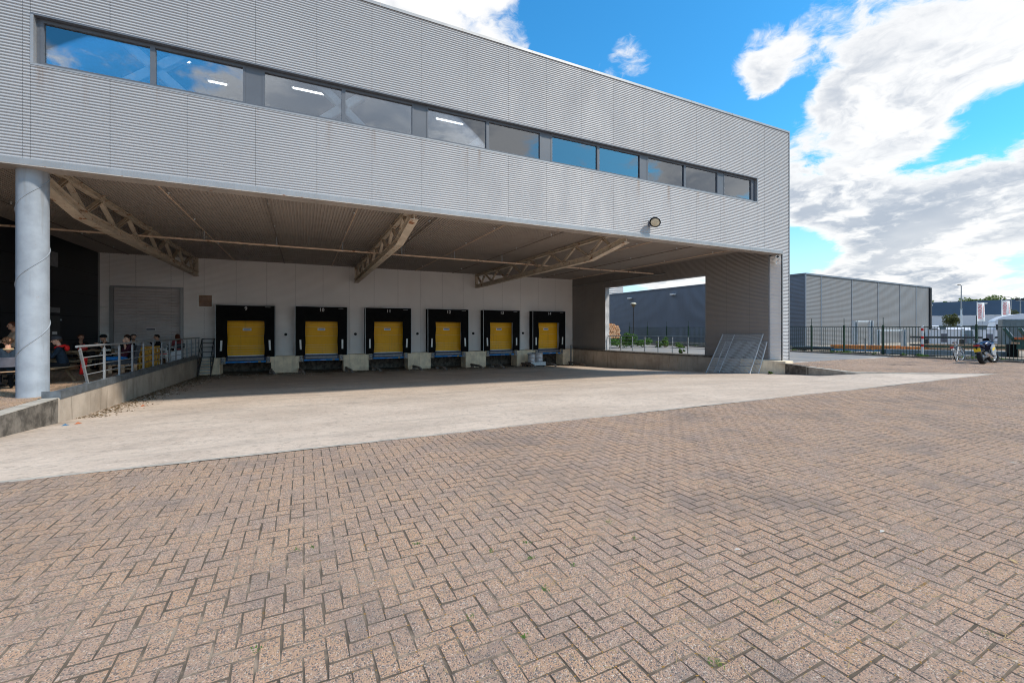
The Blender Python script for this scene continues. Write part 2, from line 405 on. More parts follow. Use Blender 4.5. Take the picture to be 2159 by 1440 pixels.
def mat_asphalt():
    m, t, b = principled('asphalt'); p = wpos(t)
    c = t.mix(t.ramp(t.noise(p, .3, 5, .65), .3, .7), (.20, .20, .205), (.29, .275, .26))
    c = t.mix(t.ramp(t.noise(p, 1.6, 6, .7), .5, .72), c, (.33, .26, .19))
    c = t.mix(t.ramp(t.noise(p, 120, 3, .7), .55, .7, 0, .5), c, (.10, .095, .09))
    setb(t, b, c, .92, 0, .2, bump(t, t.noise(p, 150, 3, .7), .4, .004)); return m
mat_asphalt()
def mat_ground():
    m, t, b = principled('bare_ground'); p = wpos(t)
    c = t.mix(t.ramp(t.noise(p, .12, 6, .65), .3, .7), (.24, .20, .16), (.40, .34, .28))
    c = t.mix(t.ramp(t.noise(p, 2.4, 6, .7), .5, .72), c, (.19, .15, .11))
    setb(t, b, c, .95, 0, .15, bump(t, t.noise(p, 60, 4, .7), .5, .01)); return m
mat_ground()
def mat_concrete_wall():
    m, t, b = principled('wall_concrete'); p = wpos(t); sp = t('ShaderNodeSeparateXYZ', Vector=p)
    c = t.mix(t.ramp(t.noise(p, 1.1, 6, .62), .3, .7), (.34, .28, .225), (.50, .42, .345))
    st = t.noise(stretch(t, p, (5, 5, .45)), 1.0, 5, .65)
    c = t.mix(t.ramp(st, .54, .74, 0, .65), c, (.15, .12, .09))
    c = t.mix(t.ramp(t.noise(stretch(t, p, (3, 3, .7)), 1.3, 4, .6), .63, .74, 0, .5), c, (.30, .20, .06))
    c = t.mix(t.ramp(t.noise(p, 26, 4, .7), .58, .74, 0, .45), c, (.12, .105, .09))
    setb(t, b, c, .88, 0, .22, bump(t, t.noise(p, 34, 5, .65), .4, .008)); return m
mat_concrete_wall()
def mat_glass():
    m = bpy.data.materials.new('window_glass'); m.use_nodes = True; MATS['window_glass'] = m
    t = NT(m.node_tree); t.n.clear()
    tr = t('ShaderNodeBsdfTransparent', Color=(.90, .93, .95)); gl = t('ShaderNodeBsdfGlossy', Color=(.92, .95, 1.0), Roughness=.0)
    fr = t('ShaderNodeFresnel', IOR=1.9); mx = t('ShaderNodeMixShader', Fac=t.math('MULTIPLY', fr, 1.95, clamp=True))
    t.l.new(tr.outputs[0], mx.inputs[1]); t.l.new(gl.outputs[0], mx.inputs[2])
    t.l.new(mx.outputs[0], t('ShaderNodeOutputMaterial').inputs[0])
mat_glass()
def mat_emit(name, col, strength):
    m, t, b = principled(name); setb(t, b, (.8, .8, .8), .5)
    t.put(b.inputs['Emission Color'], col); t.put(b.inputs['Emission Strength'], strength)
mat_emit('tube_light', (1, .98, .94), 2.6)

# ------------------------------------------------------------------ levels and plan
YF, XR, ZS, ZP = 13.05, 21.0, 5.22, 11.05       # front of the building, its right corner, soffit, parapet
YB, ZC = 29.84, 5.60                            # dock wall, ceiling under the building
YE = 6.56                                       # edge between pavers and concrete
def xl(y): return -4.83 - .37 * (y - 12.9) / 16.1            # terrace wall face
def xs(y): return 20.42 - .62 * (y - 13.5) / 16.3            # cladding of the side wall
def xr(y):                                                   # right edge of the concrete apron
    if y < 9.2: return 22.2 - (y - YE) * 1.42
    if y < 12.6: return 18.45 + (y - 9.2) * .47
    return xs(y) - .25
def sst(a, b, x): u = min(1, max(0, (x - a) / (b - a))); return u * u * (3 - 2 * u)
def zg(x, y):                                                # height of the concrete apron
    zl = np.interp(y, [YE, 9, 11.64, 14, 22, 28.6, 32], [0, -.13, -.33, -.50, -.75, -.96, -1.0])
    zr = np.interp(y, [YE, 9, 12.6, 16, 24.2, 29.8, 32], [0, -.17, -.46, -.70, -1.12, -1.28, -1.3])
    u = min(1, max(0, (x + 4.8) / 24.7)); z = zl * (1 - u) + zr * u
    if y < 12.6:
        f_ = .25 + .75 * sst(0, 3.5, xr(min(y, 9.2)) - x); z *= f_ + (1 - f_) * sst(8.4, 10.6, y)
    return float(z)
def zt(y): return float(np.interp(y, [YE, 8.5, 13, 29], [0, .12, .12, 0.02]))       # terrace level

# ------------------------------------------------------------------ ground
g = MB()
for x0, x1, y0, y1 in ((-900, 1500, -900, -14), (-900, -14, -14, 1200), (-14, 1500, 40, 1200), (31.3, 1500, -14, 40)):
    g.add([(x0, y0, -.03), (x1, y0, -.03), (x1, y1, -.03), (x0, y1, -.03)], [(0, 1, 2, 3)])
g.add([(-14, -14, -1.7), (31.3, -14, -1.7), (31.3, 40, -1.7), (-14, 40, -1.7)], [(0, 1, 2, 3)])  # unseen underlay, added to stop light leaking in from below
ground = struct('ground', g, 'bare_ground')
rd = MB().add([(20.6, 13.0, .004), (30.9, 13.0, .004), (30.9, 60, .004), (20.2, 60, .004)], [(0, 1, 2, 3)])
road = struct('road', rd, 'asphalt')
nx, ny = 64, 64; ap = MB(); ys = [YE + (31.6 - YE) * j / ny for j in range(ny + 1)]
vs_ = []
for y in ys:
    a, b = xl(y) - .08, xr(y)
    if y > 12.6: b += .12
    for i in range(nx + 1):
        x = a + (b - a) * i / nx; vs_.append((x, y, zg(x, y) + .006 * math.sin(x * 1.3 + y) * math.sin(y * .9) * (y > 8)))
ap.add(vs_, [(j * (nx + 1) + i, j * (nx + 1) + i + 1, (j + 1) * (nx + 1) + i + 1, (j + 1) * (nx + 1) + i) for j in range(ny) for i in range(nx)])
apron = struct('dock_apron', ap, 'apron_concrete', smooth=True)
# worn, slightly ragged lip along the pavers
lip = MB(); xx = -12.0
while xx < 22.0:
    L = random.uniform(.35, .9); dy = random.uniform(-.012, .018)
    lip.add([(xx, YE - .03 + dy, .003), (xx + L, YE - .03 + random.uniform(-.012, .018), .003), (xx + L, YE + .05, .003), (xx, YE + .05, .003)], [(0, 1, 2, 3)]); xx += L
lip.build('broken_edge', 'concrete_top', apron)

# --- herringbone pavers: every brick is a block with a chamfered top
BL, BW = .2115, .1057
def und(x, y): return .007 * np.sin(x * .8 + 1.3 * np.sin(y * .7)) * np.cos(y * .9 + .4) - .02 * np.exp(-((x - 13.2) ** 2 / 3 + (y - 4.3) ** 2 / .8))
def lattice(x0, x1, y0, y1):
    out = []
    for j in range(int(y0 / BW) - 1, int(y1 / BW) + 2):
        for i in range(int(x0 / BW) - 1, int(x1 / BW) + 2):
            k = (i - j) % 4
            if k == 0: out.append(((i + 1) * BW, (j + .5) * BW, 0))
            elif k == 3: out.append(((i + .5) * BW, (j + 1) * BW, 1))
    a = np.array(out); return a[(a[:, 0] > x0) & (a[:, 0] < x1) & (a[:, 1] > y0) & (a[:, 1] < y1)]
def brick_mesh_arrays(a, z, gap=.0054, ch=.0033, depth=.04):
    n = len(a)
    hx = np.where(a[:, 2] == 0, BL, BW) / 2 - gap / 2 + RNG.normal(0, .0007, n); hy = np.where(a[:, 2] == 0, BW, BL) / 2 - gap / 2 + RNG.normal(0, .0007, n)
    cx = a[:, 0] + RNG.normal(0, .0012, n); cy = a[:, 1] + RNG.normal(0, .0012, n); th = RNG.normal(0, .006, n)
    tx = RNG.normal(0, .004, n); ty = RNG.normal(0, .004, n)
    sx = np.array([-1, 1, 1, -1]); sy = np.array([-1, -1, 1, 1]); V = np.empty((n, 12, 3))
    for r_, (ins, dz) in enumerate(((ch, 0), (0, -ch), (0, -depth))):
        lx = sx[None] * (hx[:, None] - ins); ly = sy[None] * (hy[:, None] - ins)
        lx = lx + RNG.normal(0, .0013 if r_ < 2 else 0, lx.shape); ly = ly + RNG.normal(0, .0013 if r_ < 2 else 0, ly.shape)
        V[:, r_ * 4:r_ * 4 + 4, 0] = cx[:, None] + lx - ly * th[:, None]
        V[:, r_ * 4:r_ * 4 + 4, 1] = cy[:, None] + ly + lx * th[:, None]
        V[:, r_ * 4:r_ * 4 + 4, 2] = z[:, None] + dz + lx * tx[:, None] + ly * ty[:, None]
    f = [(0, 1, 2, 3)] + [(r_ * 4 + (i + 1) % 4, r_ * 4 + i, r_ * 4 + 4 + i, r_ * 4 + 4 + (i + 1) % 4) for r_ in (0, 1) for i in range(4)]
    F = (np.arange(n)[:, None, None] * 12 + np.array(f)[None]).reshape(-1, 4)
    return V.reshape(-1, 3), F
def np_mesh(name, V, F, mat, tint=None, dirt=None):
    me = bpy.data.meshes.new(name); me.vertices.add(len(V)); me.vertices.foreach_set('co', V.astype(np.float32).ravel())
    me.loops.add(F.size); me.loops.foreach_set('vertex_index', F.astype(np.int32).ravel())
    me.polygons.add(len(F)); me.polygons.foreach_set('loop_start', np.arange(0, F.size, F.shape[1], dtype=np.int32))
    me.materials.append(lookup(mat)); me.update(calc_edges=True); me.validate(); me.shade_flat()
    if dirt is not None:      # dirt lodged in the chamfers
        me.materials.append(lookup(dirt)); me.polygons.foreach_set('material_index', (np.arange(len(F)) % 9 != 0).astype(np.int32))
    if tint is not None:
        at = me.attributes.new('tint', 'FLOAT', 'POINT'); at.data.foreach_set('value', tint.astype(np.float32))
    return me
def pixel(x, y, z):
    Z = x * FWD[0] + y * FWD[1]; Z = np.where(Z < .05, .05, Z)
    return 1079.5 + 915 * (x * RGT[0] + y * RGT[1]) / Z, 692 - 915 * (z - 1.65) / Z, Z
A = np.vstack([lattice(-13.5, 22.0, -13, YE + .05), lattice(22.0, 31.2, -13, YE + .05), lattice(18.2, 31.2, YE + .05, 13.0)])
keep = np.ones(len(A), bool)
for i, (x, y, o) in enumerate(A):
    if y > YE + .05 and x < xr(min(y, 12.59)) + .32: keep[i] = False
    if y > 12.9 and x < 20.9: keep[i] = False
A = A[keep]; far = (A[:, 0] > 19) | (A[:, 1] < -4.5) | (A[:, 0] < -7)
pu, pv, pZ = pixel(A[:, 0], A[:, 1], np.zeros(len(A)))
vis = (pu > 8) & (pu < 2150) & (pv < 1432) & (A[:, 0] * FWD[0] + A[:, 1] * FWD[1] > .6)
order = np.where(vis)[0][np.argsort(pZ[vis])][:300]
sel = np.zeros(len(A), bool); sel[order] = True
pav = MB()
jx = np.linspace(-14, 31.3, 91); jy = np.linspace(-14, YE + .06, 41); vs_ = [(x, y, float(und(x, y)) - .0045) for y in jy for x in jx]
pav.add(vs_, [(j * 91 + i, j * 91 + i + 1, (j + 1) * 91 + i + 1, (j + 1) * 91 + i) for j in range(40) for i in range(90)])
for j in range(12):
    y0 = YE + j * (13.0 - YE) / 12; y1 = YE + (j + 1) * (13.0 - YE) / 12
    pav.add([(xr(y0) + .02, y0, -.007), (31.3, y0, -.007), (31.3, y1, -.007), (xr(min(y1, 12.59)) + .02, y1, -.007)], [(0, 1, 2, 3)])
yard = struct('paver_yard', pav, 'joint_sand')
ec = MB(); eys = [YE + (12.6 - YE) * j / 24 for j in range(25)]
for y0, y1 in zip(eys[:-1], eys[1:]):
    a, b = xr(min(y0, 12.59)) - .015, xr(min(y1, 12.59)) - .015
    ec.add([(a, y0, -.6), (b, y1, -.6), (b, y1, .001), (a, y0, .001), (b + .33, y1, .001), (a + .33, y0, .001)], [(0, 1, 2, 3), (3, 2, 4, 5)])
ec.build('edge_course', 'concrete_top', yard)
rest = A[~sel]; zr_ = und(rest[:, 0], rest[:, 1]) + RNG.normal(0, .0007, len(rest))
V, Fq = brick_mesh_arrays(rest, zr_)
cl_ = np.repeat((rest[:, 1] < YE + .05) & (rest[:, 0] < 22.0), 12); V[cl_, 1] = np.minimum(V[cl_, 1], YE - .012 + .006 * np.sin(V[cl_, 0] * 9))
link('pavers', np_mesh('pavers', V, Fq, 'paver', np.repeat(RNG.random(len(rest)), 12), 'joint_sand'), yard, kind='stuff')
one = np.array([[0, 0, 0.]]); V, Fq = brick_mesh_arrays(one, np.zeros(1)); BRICK = np_mesh('paver_brick', V, Fq, 'paver', None, 'joint_sand')
for x, y, o in A[sel]:
    link('brick', BRICK, yard, (x + RNG.normal(0, .0012), y + RNG.normal(0, .0012), float(und(x, y)) + RNG.normal(0, .0007)),
         (RNG.normal(0, .004), RNG.normal(0, .004), (math.pi / 2 if o else 0) + RNG.normal(0, .006)))

# --- terrace on the left: sandy pavers at dock-floor level
tp = MB(); tys = np.linspace(YE, YB, 40)
for j in range(39):
    a, b = tys[j], tys[j + 1]
    tp.add([(-13.9, a, zt(a) - .012), (xl(a) - .28, a, zt(a) - .012), (xl(b) - .28, b, zt(b) - .012), (-13.9, b, zt(b) - .012)], [(0, 1, 2, 3)])
terrace = struct('terrace', tp, 'joint_sand', label='sandy brick terrace beside the dock apron')
T = lattice(-9.6, -5.0, 8.0, 27.5); T = T[[x < xl(y) - .36 for x, y, o in T]]
tu, tv_, tZ = pixel(T[:, 0], T[:, 1], np.full(len(T), .1)); ok = np.where((tu > -5) & (tu < 150))[0]
tsel = np.zeros(len(T), bool); tsel[ok[np.argsort(tZ[ok])][:140]] = True
ztv = np.array([zt(y) for y in T[:, 1]])
V, Fq = brick_mesh_arrays(T[~tsel], ztv[~tsel] + RNG.normal(0, .002, (~tsel).sum()))
link('pavers', np_mesh('terrace_pavers', V, Fq, 'paver_sandy', np.repeat(RNG.random((~tsel).sum()), 12), 'joint_sand'), terrace, kind='stuff')
BRICK2 = BRICK.copy(); BRICK2.materials.clear(); BRICK2.materials.append(MATS['paver_sandy']); BRICK2.materials.append(MATS['joint_sand'])
for (x, y, o), z in zip(T[tsel], ztv[tsel]):
    link('brick', BRICK2, terrace, (x, y, z + RNG.normal(0, .002)), (RNG.normal(0, .01), RNG.normal(0, .01), (math.pi / 2 if o else 0) + RNG.normal(0, .006)))

# --- concrete walls round the sunken yard
def wall_run(name, pts, thick, side, mat, label, cat, top_over=0.0):
    """pts = [(x, y, zbottom, ztop)...]; one block per stretch"""
    t_ = thing(name, label, cat)
    for k in range(len(pts) - 1):
        (x0, y0, b0, t0), (x1, y1, b1, t1) = pts[k], pts[k + 1]
        dv = Vector((x1 - x0, y1 - y0, 0)); n = Vector((-dv.y, dv.x, 0)).normalized() * thick * side; u = dv.normalized() * .004
        m = MB(); a = Vector((x0, y0, 0)) + u; b = Vector((x1, y1, 0)) - u; c = b + n; e = a + n
        m.add([(a.x, a.y, b0), (b.x, b.y, b1), (c.x, c.y, b1), (e.x, e.y, b0), (a.x, a.y, t0), (b.x, b.y, t1), (c.x, c.y, t1), (e.x, e.y, t0)],
              [(0, 1, 5, 4), (1, 2, 6, 5), (2, 3, 7, 6), (3, 0, 4, 7), (4, 5, 6, 7), (0, 3, 2, 1)])
        bm_ = m.mesh('wall_block', mat); bb = bmesh.new(); bb.from_mesh(bm_)
        bmesh.ops.bevel(bb, geom=list(bb.edges), offset=.012, segments=1, affect='EDGES'); bb.to_mesh(bm_); bb.free()
        link('wall_block', bm_, t_)
    return t_
wl = wall_run('retaining_wall', [(xl(y), y, -1.3, zt(y) - .004) for y in (12.86, 16.9, 21.2, 25.2, 28.55, 29.9)], .26, 1, 'wall_concrete',
              'pale concrete retaining wall with vertical joints below the terrace railing', 'wall')
wd = wall_run('kerb_wall', [(xl(y), y, -1.0, zt(y)) for y in (YE + .1, 8.6, 10.6, 12.85)], .28, 1, 'concrete_dark',
              'stained dark low concrete wall at the front end of the terrace', 'wall')
kt = MB()
for y0, y1 in ((YE + .1, 9.9), (9.91, 12.84)):
    kt.add([(xl(y0) + .004, y0, zt(y0) - .002), (xl(y1) + .004, y1, zt(y1) - .002), (xl(y1) - .27, y1, zt(y1) - .002), (xl(y0) - .27, y0, zt(y0) - .002),
            (xl(y0) + .004, y0, zt(y0) + .012), (xl(y1) + .004, y1, zt(y1) + .012), (xl(y1) - .27, y1, zt(y1) + .012), (xl(y0) - .27, y0, zt(y0) + .012)],
           [(0, 1, 5, 4), (1, 2, 6, 5), (2, 3, 7, 6), (3, 0, 4, 7), (4, 5, 6, 7)])
kt.build('coping', 'concrete_top', wd)
ea = MB()       # steel edge angle on top of the pale wall
for y0, y1 in ((12.92, 20.9), (20.92, 28.6)):
    for dx0, dx1, dz0, dz1 in ((.004, .012, -.03, .15), (-.12, .004, .142, .15)):
        ea.add([(xl(y0) + dx0, y0, zt(y0) + dz0), (xl(y1) + dx0, y1, zt(y1) + dz0), (xl(y1) + dx1, y1, zt(y1) + dz0), (xl(y0) + dx1, y0, zt(y0) + dz0),
                (xl(y0) + dx0, y0, zt(y0) + dz1), (xl(y1) + dx0, y1, zt(y1) + dz1), (xl(y1) + dx1, y1, zt(y1) + dz1), (xl(y0) + dx1, y0, zt(y0) + dz1)],
               [(0, 1, 5, 4), (1, 2, 6, 5), (2, 3, 7, 6), (3, 0, 4, 7), (4, 5, 6, 7), (0, 3, 2, 1)])
ea.box(xl(12.9) - .30, xl(12.9) + .012, 12.905, 12.918, .09, .272)
ea.build('edge_angle', 'edge_steel', wl)
sw_pts = [(xs(y) - .32, y, -1.5, zt_) for y, zt_ in ((29.6, -.05), (26.2, -.05), (22.4, -.01), (18.6, .04), (14.9, .09))]
sidew = wall_run('side_wall_base', sw_pts, .9, 1, 'wall_concrete', 'long concrete plinth under the side opening with the railing', 'wall')
wall_run('corner_plinth', [(xs(14.9) - .33, 14.88, -1.3, .10), (xs(13.3) - .33, 12.62, -1.3, .11)], .62, 1, 'concrete_block',
         'pale concrete plinth block beside the leaning gratings', 'wall')
sl_ = MB()
for (x0, y0, b0, t0), (x1, y1, b1, t1) in zip(sw_pts[:-1], sw_pts[1:]):
    sl_.add([(x0 - .03, y0 - .01, t0 + .003), (x1 - .03, y1 + .01, t1 + .003), (x1 + .9, y1 + .01, t1 + .003), (x0 + .9, y0 - .01, t0 + .003),
             (x0 - .03, y0 - .01, t0 + .085), (x1 - .03, y1 + .01, t1 + .085), (x1 + .9, y1 + .01, t1 + .085), (x0 + .9, y0 - .01, t0 + .085)],
            [(0, 1, 5, 4), (1, 2, 6, 5), (2, 3, 7, 6), (3, 0, 4, 7), (4, 5, 6, 7), (0, 3, 2, 1)])
sl_.build('coping', 'concrete_dark', sidew)
wing = wall_run('wing_wall', [(20.0, 12.58, -.9, .02), (19.42, 11.3, -.8, .0), (18.9, 10.15, -.6, -.02), (18.5, 9.28, -.5, -.10)], .3, 1, 'concrete_dark',
                'dark wedge of concrete wall curving out from the building corner', 'wall')

# ------------------------------------------------------------------ the warehouse
ware = thing('warehouse', 'silver corrugated warehouse on stilts with a band of windows over the loading yard', 'building', (0, YF, 0))
WO = Vector((0, YF, 0))
def part(mb, name, mats, smooth=False, parent=None, **kw):
    """a part of the warehouse, given in world coordinates"""
    mb.v = [(x, y - YF, z) for x, y, z in mb.v]
    return mb.build(name, mats, parent or ware, smooth, **kw)
PITCH = .0675
CORR = {}
def corr_mesh(width, z0, z1, mat, seg=8, amp=.010):
    key = (round(width, 3), round(z0, 3), round(z1, 3), mat, seg)
    if key in CORR: return CORR[key]
    n = max(2, int(round((z1 - z0) / PITCH * seg))); V = []; 
    for i in range(n + 1):
        z = z0 + (z1 - z0) * i / n; y = -amp * 2.3 * (.5 + .5 * math.cos(2 * math.pi * z / PITCH)) ** .6 - .004
        V += [(0, y, z), (width, y, z)]
    F = [(2 * i, 2 * i + 1, 2 * i + 3, 2 * i + 2) for i in range(n)]
    me = bpy.data.meshes.new('sheet'); me.from_pydata(V, [], F); me.materials.append(lookup(mat)); smooth_mesh(me); me.update()
    CORR[key] = me; return me
def sheet(p0, p1, z0, z1, mat='cladding', seg=8, name='cladding_sheet', parent=None, gap=.005, amp=.010):
    """corrugated sheet standing on the line p0 -> p1 (its face looks to the right of that line's left-hand normal)"""
    p0 = Vector(p0); p1 = Vector(p1); dv = p1 - p0; L = dv.length
    o = link(name, corr_mesh(L - gap, z0, z1, mat, seg, amp), parent or ware, (p0.x, p0.y - YF, 0), (0, 0, math.atan2(dv.y, dv.x)))
    return o
WX0, WX1, WZ0, WZ1 = -5.35, 18.74, 7.42, 8.50
seams = [-5.47 + 1.45 * k for k in range(-6, 18)] + [19.12 + .1, XR]
seams = sorted(set(round(s_, 3) for s_ in seams if s_ < XR - .3)) + [XR]
for a, b in zip(seams[:-1], seams[1:]):
    cuts = [a] + [c for c in (WX0, WX1) if a + .02 < c < b - .02] + [b]
    for c0, c1 in zip(cuts[:-1], cuts[1:]):
        if c0 >= WX0 - .01 and c1 <= WX1 + .01:
            sheet((c0, YF), (c1, YF), ZS + .09, WZ0); sheet((c0, YF), (c1, YF), WZ1, ZP - .06)
        else: sheet((c0, YF), (c1, YF), ZS + .09, ZP - .06)
part(MB().box(-14.2, WX0, YF + .01, YF + .05, ZS, ZP - .08).box(WX1, XR - .02, YF + .01, YF + .05, ZS, ZP - .08)
     .box(WX0, WX1, YF + .01, YF + .05, ZS, WZ0 - .03).box(WX0, WX1, YF + .01, YF + .05, WZ1 + .03, ZP - .08), 'backing_wall', 'backing')
part(MB().box(-14.2, XR + .03, YF - .05, YF + .5, ZP - .055, ZP + .03), 'parapet_cap', 'trim')
for k in range(14): part(MB().box(-13.0 + k * 2.5, -12.985 + k * 2.5, YF - .055, YF - .02, ZP - .06, ZP + .036), 'cap_joint', 'trim_soffit')
part(MB().box(-14.2, 20.52, YF - .045, YF - .001, ZS - .03, ZS + .10), 'drip_trim', 'trim')
part(MB().box(-14.2, 20.52, YF - .044, YF + .42, ZS - .055, ZS - .031), 'soffit_strip', 'trim_soffit')
part(MB().box(XR, XR + .035, YF - .045, YF + .1, .12, ZP - .057), 'corner_trim', 'trim')
# corner leg
sheet((20.52, YF), (XR, YF), .12, ZS + .085)
part(MB().box(20.54, XR - .02, YF + .01, YF + .55, .14, ZS), 'leg_core', 'backing')
part(MB().box(20.485, 20.53, YF - .045, YF - .002, .08, ZS - .06), 'leg_trim', 'trim')
sheet((20.50, YF + .58), (20.50, YF + .02), .12, ZS - .06, 'cladding_inner_lifted')
part(MB().box(20.44, 20.49, YF + .56, YF + .62, .1, ZS - .06), 'leg_trim', 'trim')
for bx_ in (20.66, 20.9): part(MB().box(bx_, bx_ + .06, YF + .1, YF + .2, -.02, .13), 'leg_bracket', 'dark_steel')
# end wall towards the road and the body of the building above the yard
sheet((XR, YF + .02), (XR, YB), ZS, ZP - .06, 'cladding'); part(MB().box(XR - .08, XR - .03, YF + .06, YB, ZS, ZP - .08), 'end_backing', 'backing')
part(MB().box(-14.2, XR - .02, YF + .06, 62, ZP - .3, ZP - .09), 'roof', 'backing')
part(MB().box(-14.2, -14.0, YF + .06, 62, -.05, ZP - .31).box(-14.0, XR, 61.8, 62, -.05, ZP - .31), 'rear_wall', 'backing')
# ceiling under the building: profiled sheets running front to back
cx_edges = [-14.0, -9.6, -7.4, -5.5, -3.5, -1.0, 1.55, 4.15, 6.73, 9.31, 11.9, 14.5, 17.1, 20.45]
for a, b in zip(cx_edges[:-1], cx_edges[1:]):
    n = int((b - a) / .1); V = []; F = []
    for i in range(n):
        x = a + (b - a) * i / n; s_ = (b - a) / n
        for dx, dz in ((0, 0), (.42, 0), (.5, .03), (.92, .03)): V += [(x + dx * s_, YF + .42, ZC + dz), (x + dx * s_, YB, ZC + dz)]
    V += [(b - .004, YF + .42, ZC), (b - .004, YB, ZC)]
    F = [(2 * i, 2 * i + 2, 2 * i + 3, 2 * i + 1) for i in range(len(V) // 2 - 1)]
    part(MB().add(V, F), 'ceiling_sheet', 'cladding_ceiling')
part(MB().box(-14.2, XR - .1, YF + .3, YB + .02, ZC + .05, ZC + .12), 'ceiling_deck', 'backing')
part(MB().box(-14.2, 20.5, YF + .40, YF + .43, ZS - .05, ZC + .04), 'soffit_return', 'trim_soffit')
sc_ = MB()
for yy in np.arange(14.2, 29.5, 1.45):
    for x in np.arange(-9.3, 19.8, .2):
        x += random.uniform(-.01, .01); r_ = .011
        sc_.add([(x - r_, yy, ZC - .001), (x, yy - r_, ZC - .001), (x + r_, yy, ZC - .001), (x, yy + r_, ZC - .001), (x, yy, ZC - .011)], [(0, 1, 4), (1, 2, 4), (2, 3, 4), (3, 0, 4)])
part(sc_, 'screw_heads', 'galvanised', kind='stuff')
# dock wall
DOCKX = [-3.0, 1.01, 5.05, 9.14, 13.22, 17.28]
RD0, RD1, RDZ = -9.22, -6.05, 3.83
bseam = [-9.66, -8.15, -6.62, -5.1, -3.55, -2.0, -.45, 1.1, 2.65, 4.2, 5.75, 7.3, 8.85, 10.4, 11.95, 13.5, 15.05, 16.6, 18.15, 19.82]
for a, b in zip(bseam[:-1], bseam[1:]):
    cuts = [a] + [c for c in (RD0, RD1) if a + .02 < c < b - .02] + [b]
    for c0, c1 in zip(cuts[:-1], cuts[1:]):
        zb = RDZ + .08 if c0 >= RD0 - .01 and c1 <= RD1 + .01 else .0
        sheet((c0, YB), (c1, YB), zb, ZC + .02, 'cladding_inner_lifted', 6, 'wall_sheet')
dw = MB(); ed = [-14.0]
for c in DOCKX: ed += [c - 1.0, c + 1.0]
part(MB().box(RD1, 20.4, YB + .02, YB + .08, 2.2, ZC + .06), 'dock_wall_core', 'backing'); part(MB().box(-14.0, RD1 - .002, YB + .02, YB + .08, RDZ + .08, ZC + .06), 'dock_wall_core', 'backing'); part(MB().box(-14.0, RD0, YB + .02, YB + .08, -.02, RDZ + .079), 'dock_wall_core', 'backing')
for a, b in zip([RD1] + [c + 1.0 for c in DOCKX], [c - 1.0 for c in DOCKX] + [20.4]): part(MB().box(a, b, YB + .02, YB + .08, -.02, 2.199), 'dock_wall_core', 'backing')
bl = MB()
for s_ in bseam[1:-1]:
    z = .3
    while z < ZC - .1:
        r_ = .012; bl.add([(s_ + .03 - r_, YB - .028, z), (s_ + .03, YB - .028, z - r_), (s_ + .03 + r_, YB - .028, z), (s_ + .03, YB - .028, z + r_), (s_ + .03, YB - .036, z)], [(0, 1, 4), (1, 2, 4), (2, 3, 4), (3, 0, 4)]); z += .1355
part(bl, 'screw_heads', 'dark_steel', kind='stuff')
# concrete plinth under the docks, with the recess below each leveller
YD = 29.28
def cblock(x0, x1, y0, y1, z0, z1, name='plinth_block'):
    me = MB().box(x0, x1, y0 - YF, y1 - YF, z0, z1).mesh(name, 'concrete_block'); bb = bmesh.new(); bb.from_mesh(me)
    bmesh.ops.bevel(bb, geom=list(bb.edges), offset=.015, segments=2, affect='EDGES'); bb.to_mesh(me); bb.free(); return link(name, me, ware)
pe = [-5.45] + sum([[c - 1.26, c + 1.26] for c in DOCKX], []) + [19.62]
for a, b in zip(pe[0::2], pe[1::2]): cblock(a, b, YD, YB + .5, -1.45, -.012)
for c in DOCKX:
    cblock(c - 1.255, c - 1.03, YD + .01, YB + .5, -.36, -.014, 'plinth_ledge'); cblock(c + 1.03, c + 1.255, YD + .01, YB + .5, -.36, -.014, 'plinth_ledge')
part(MB().box(-5.0, 19.7, 31.3, 31.4, -1.5, 0), 'pit_wall', 'concrete_dark')
part(MB().box(-14, 20.3, YB + .5, 31.5, -.06, -.02), 'dock_floor', 'concrete_dark')
# side wall with the wide opening
def sp_(y): return (xs(y), y)
OY0, OY1, OZ = 17.2, 25.75, 4.60
ss = [13.62, 14.6, 15.9, OY0, 18.9, 20.6, 22.3, 24.0, OY1, 27.1, 28.5, 29.8]
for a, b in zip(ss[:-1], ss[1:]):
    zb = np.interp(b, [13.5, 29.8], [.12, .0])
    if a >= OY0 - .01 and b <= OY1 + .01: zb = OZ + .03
    sheet(sp_(b), sp_(a), float(zb), ZC + .02, 'cladding_side_shaded', 6, 'wall_sheet')
def wallbox(y0, y1, d0, d1, z0, z1, name, mat):
    a, b = xs(y0), xs(y1)
    part(MB().add([(a + d0, y0, z0), (b + d0, y1, z0), (b + d1, y1, z0), (a + d1, y0, z0), (a + d0, y0, z1), (b + d0, y1, z1), (b + d1, y1, z1), (a + d1, y0, z1)],
                  [(0, 1, 5, 4), (1, 2, 6, 5), (2, 3, 7, 6), (3, 0, 4, 7), (4, 5, 6, 7), (0, 3, 2, 1)]), name, mat)
wallbox(13.64, OY0 - .02, .01, .36, .10, ZC + .03, 'side_wall_core', 'backing'); wallbox(OY1 + .02, YB, .01, .36, .0, ZC + .03, 'side_wall_core', 'backing')
wallbox(OY0 - .02, OY1 + .02, .01, .36, OZ + .05, ZC + .03, 'side_wall_core', 'backing')
wallbox(OY0 - .06, OY1 + .05, -.028, .37, OZ, OZ + .048, 'opening_trim', 'trim'); wallbox(OY0 - .05, OY0 - .005, -.028, .37, .12, OZ - .002, 'opening_trim', 'trim')
sheet((xs(OY1), OY1 + .01), (xs(OY1) + .37, OY1 + .01), .0, OZ, 'cladding', 6, 'jamb_sheet')
for y0, y1 in ((13.64, OY0 - .1), (OY1 + .1, YB)): sheet((xs(y0) + .37, y0), (xs(y1) + .37, y1), .1, ZC, 'cladding', 6, 'outer_sheet')
wallbox(13.6, 13.64, -.03, .02, .1, ZC, 'corner_strip', 'trim')
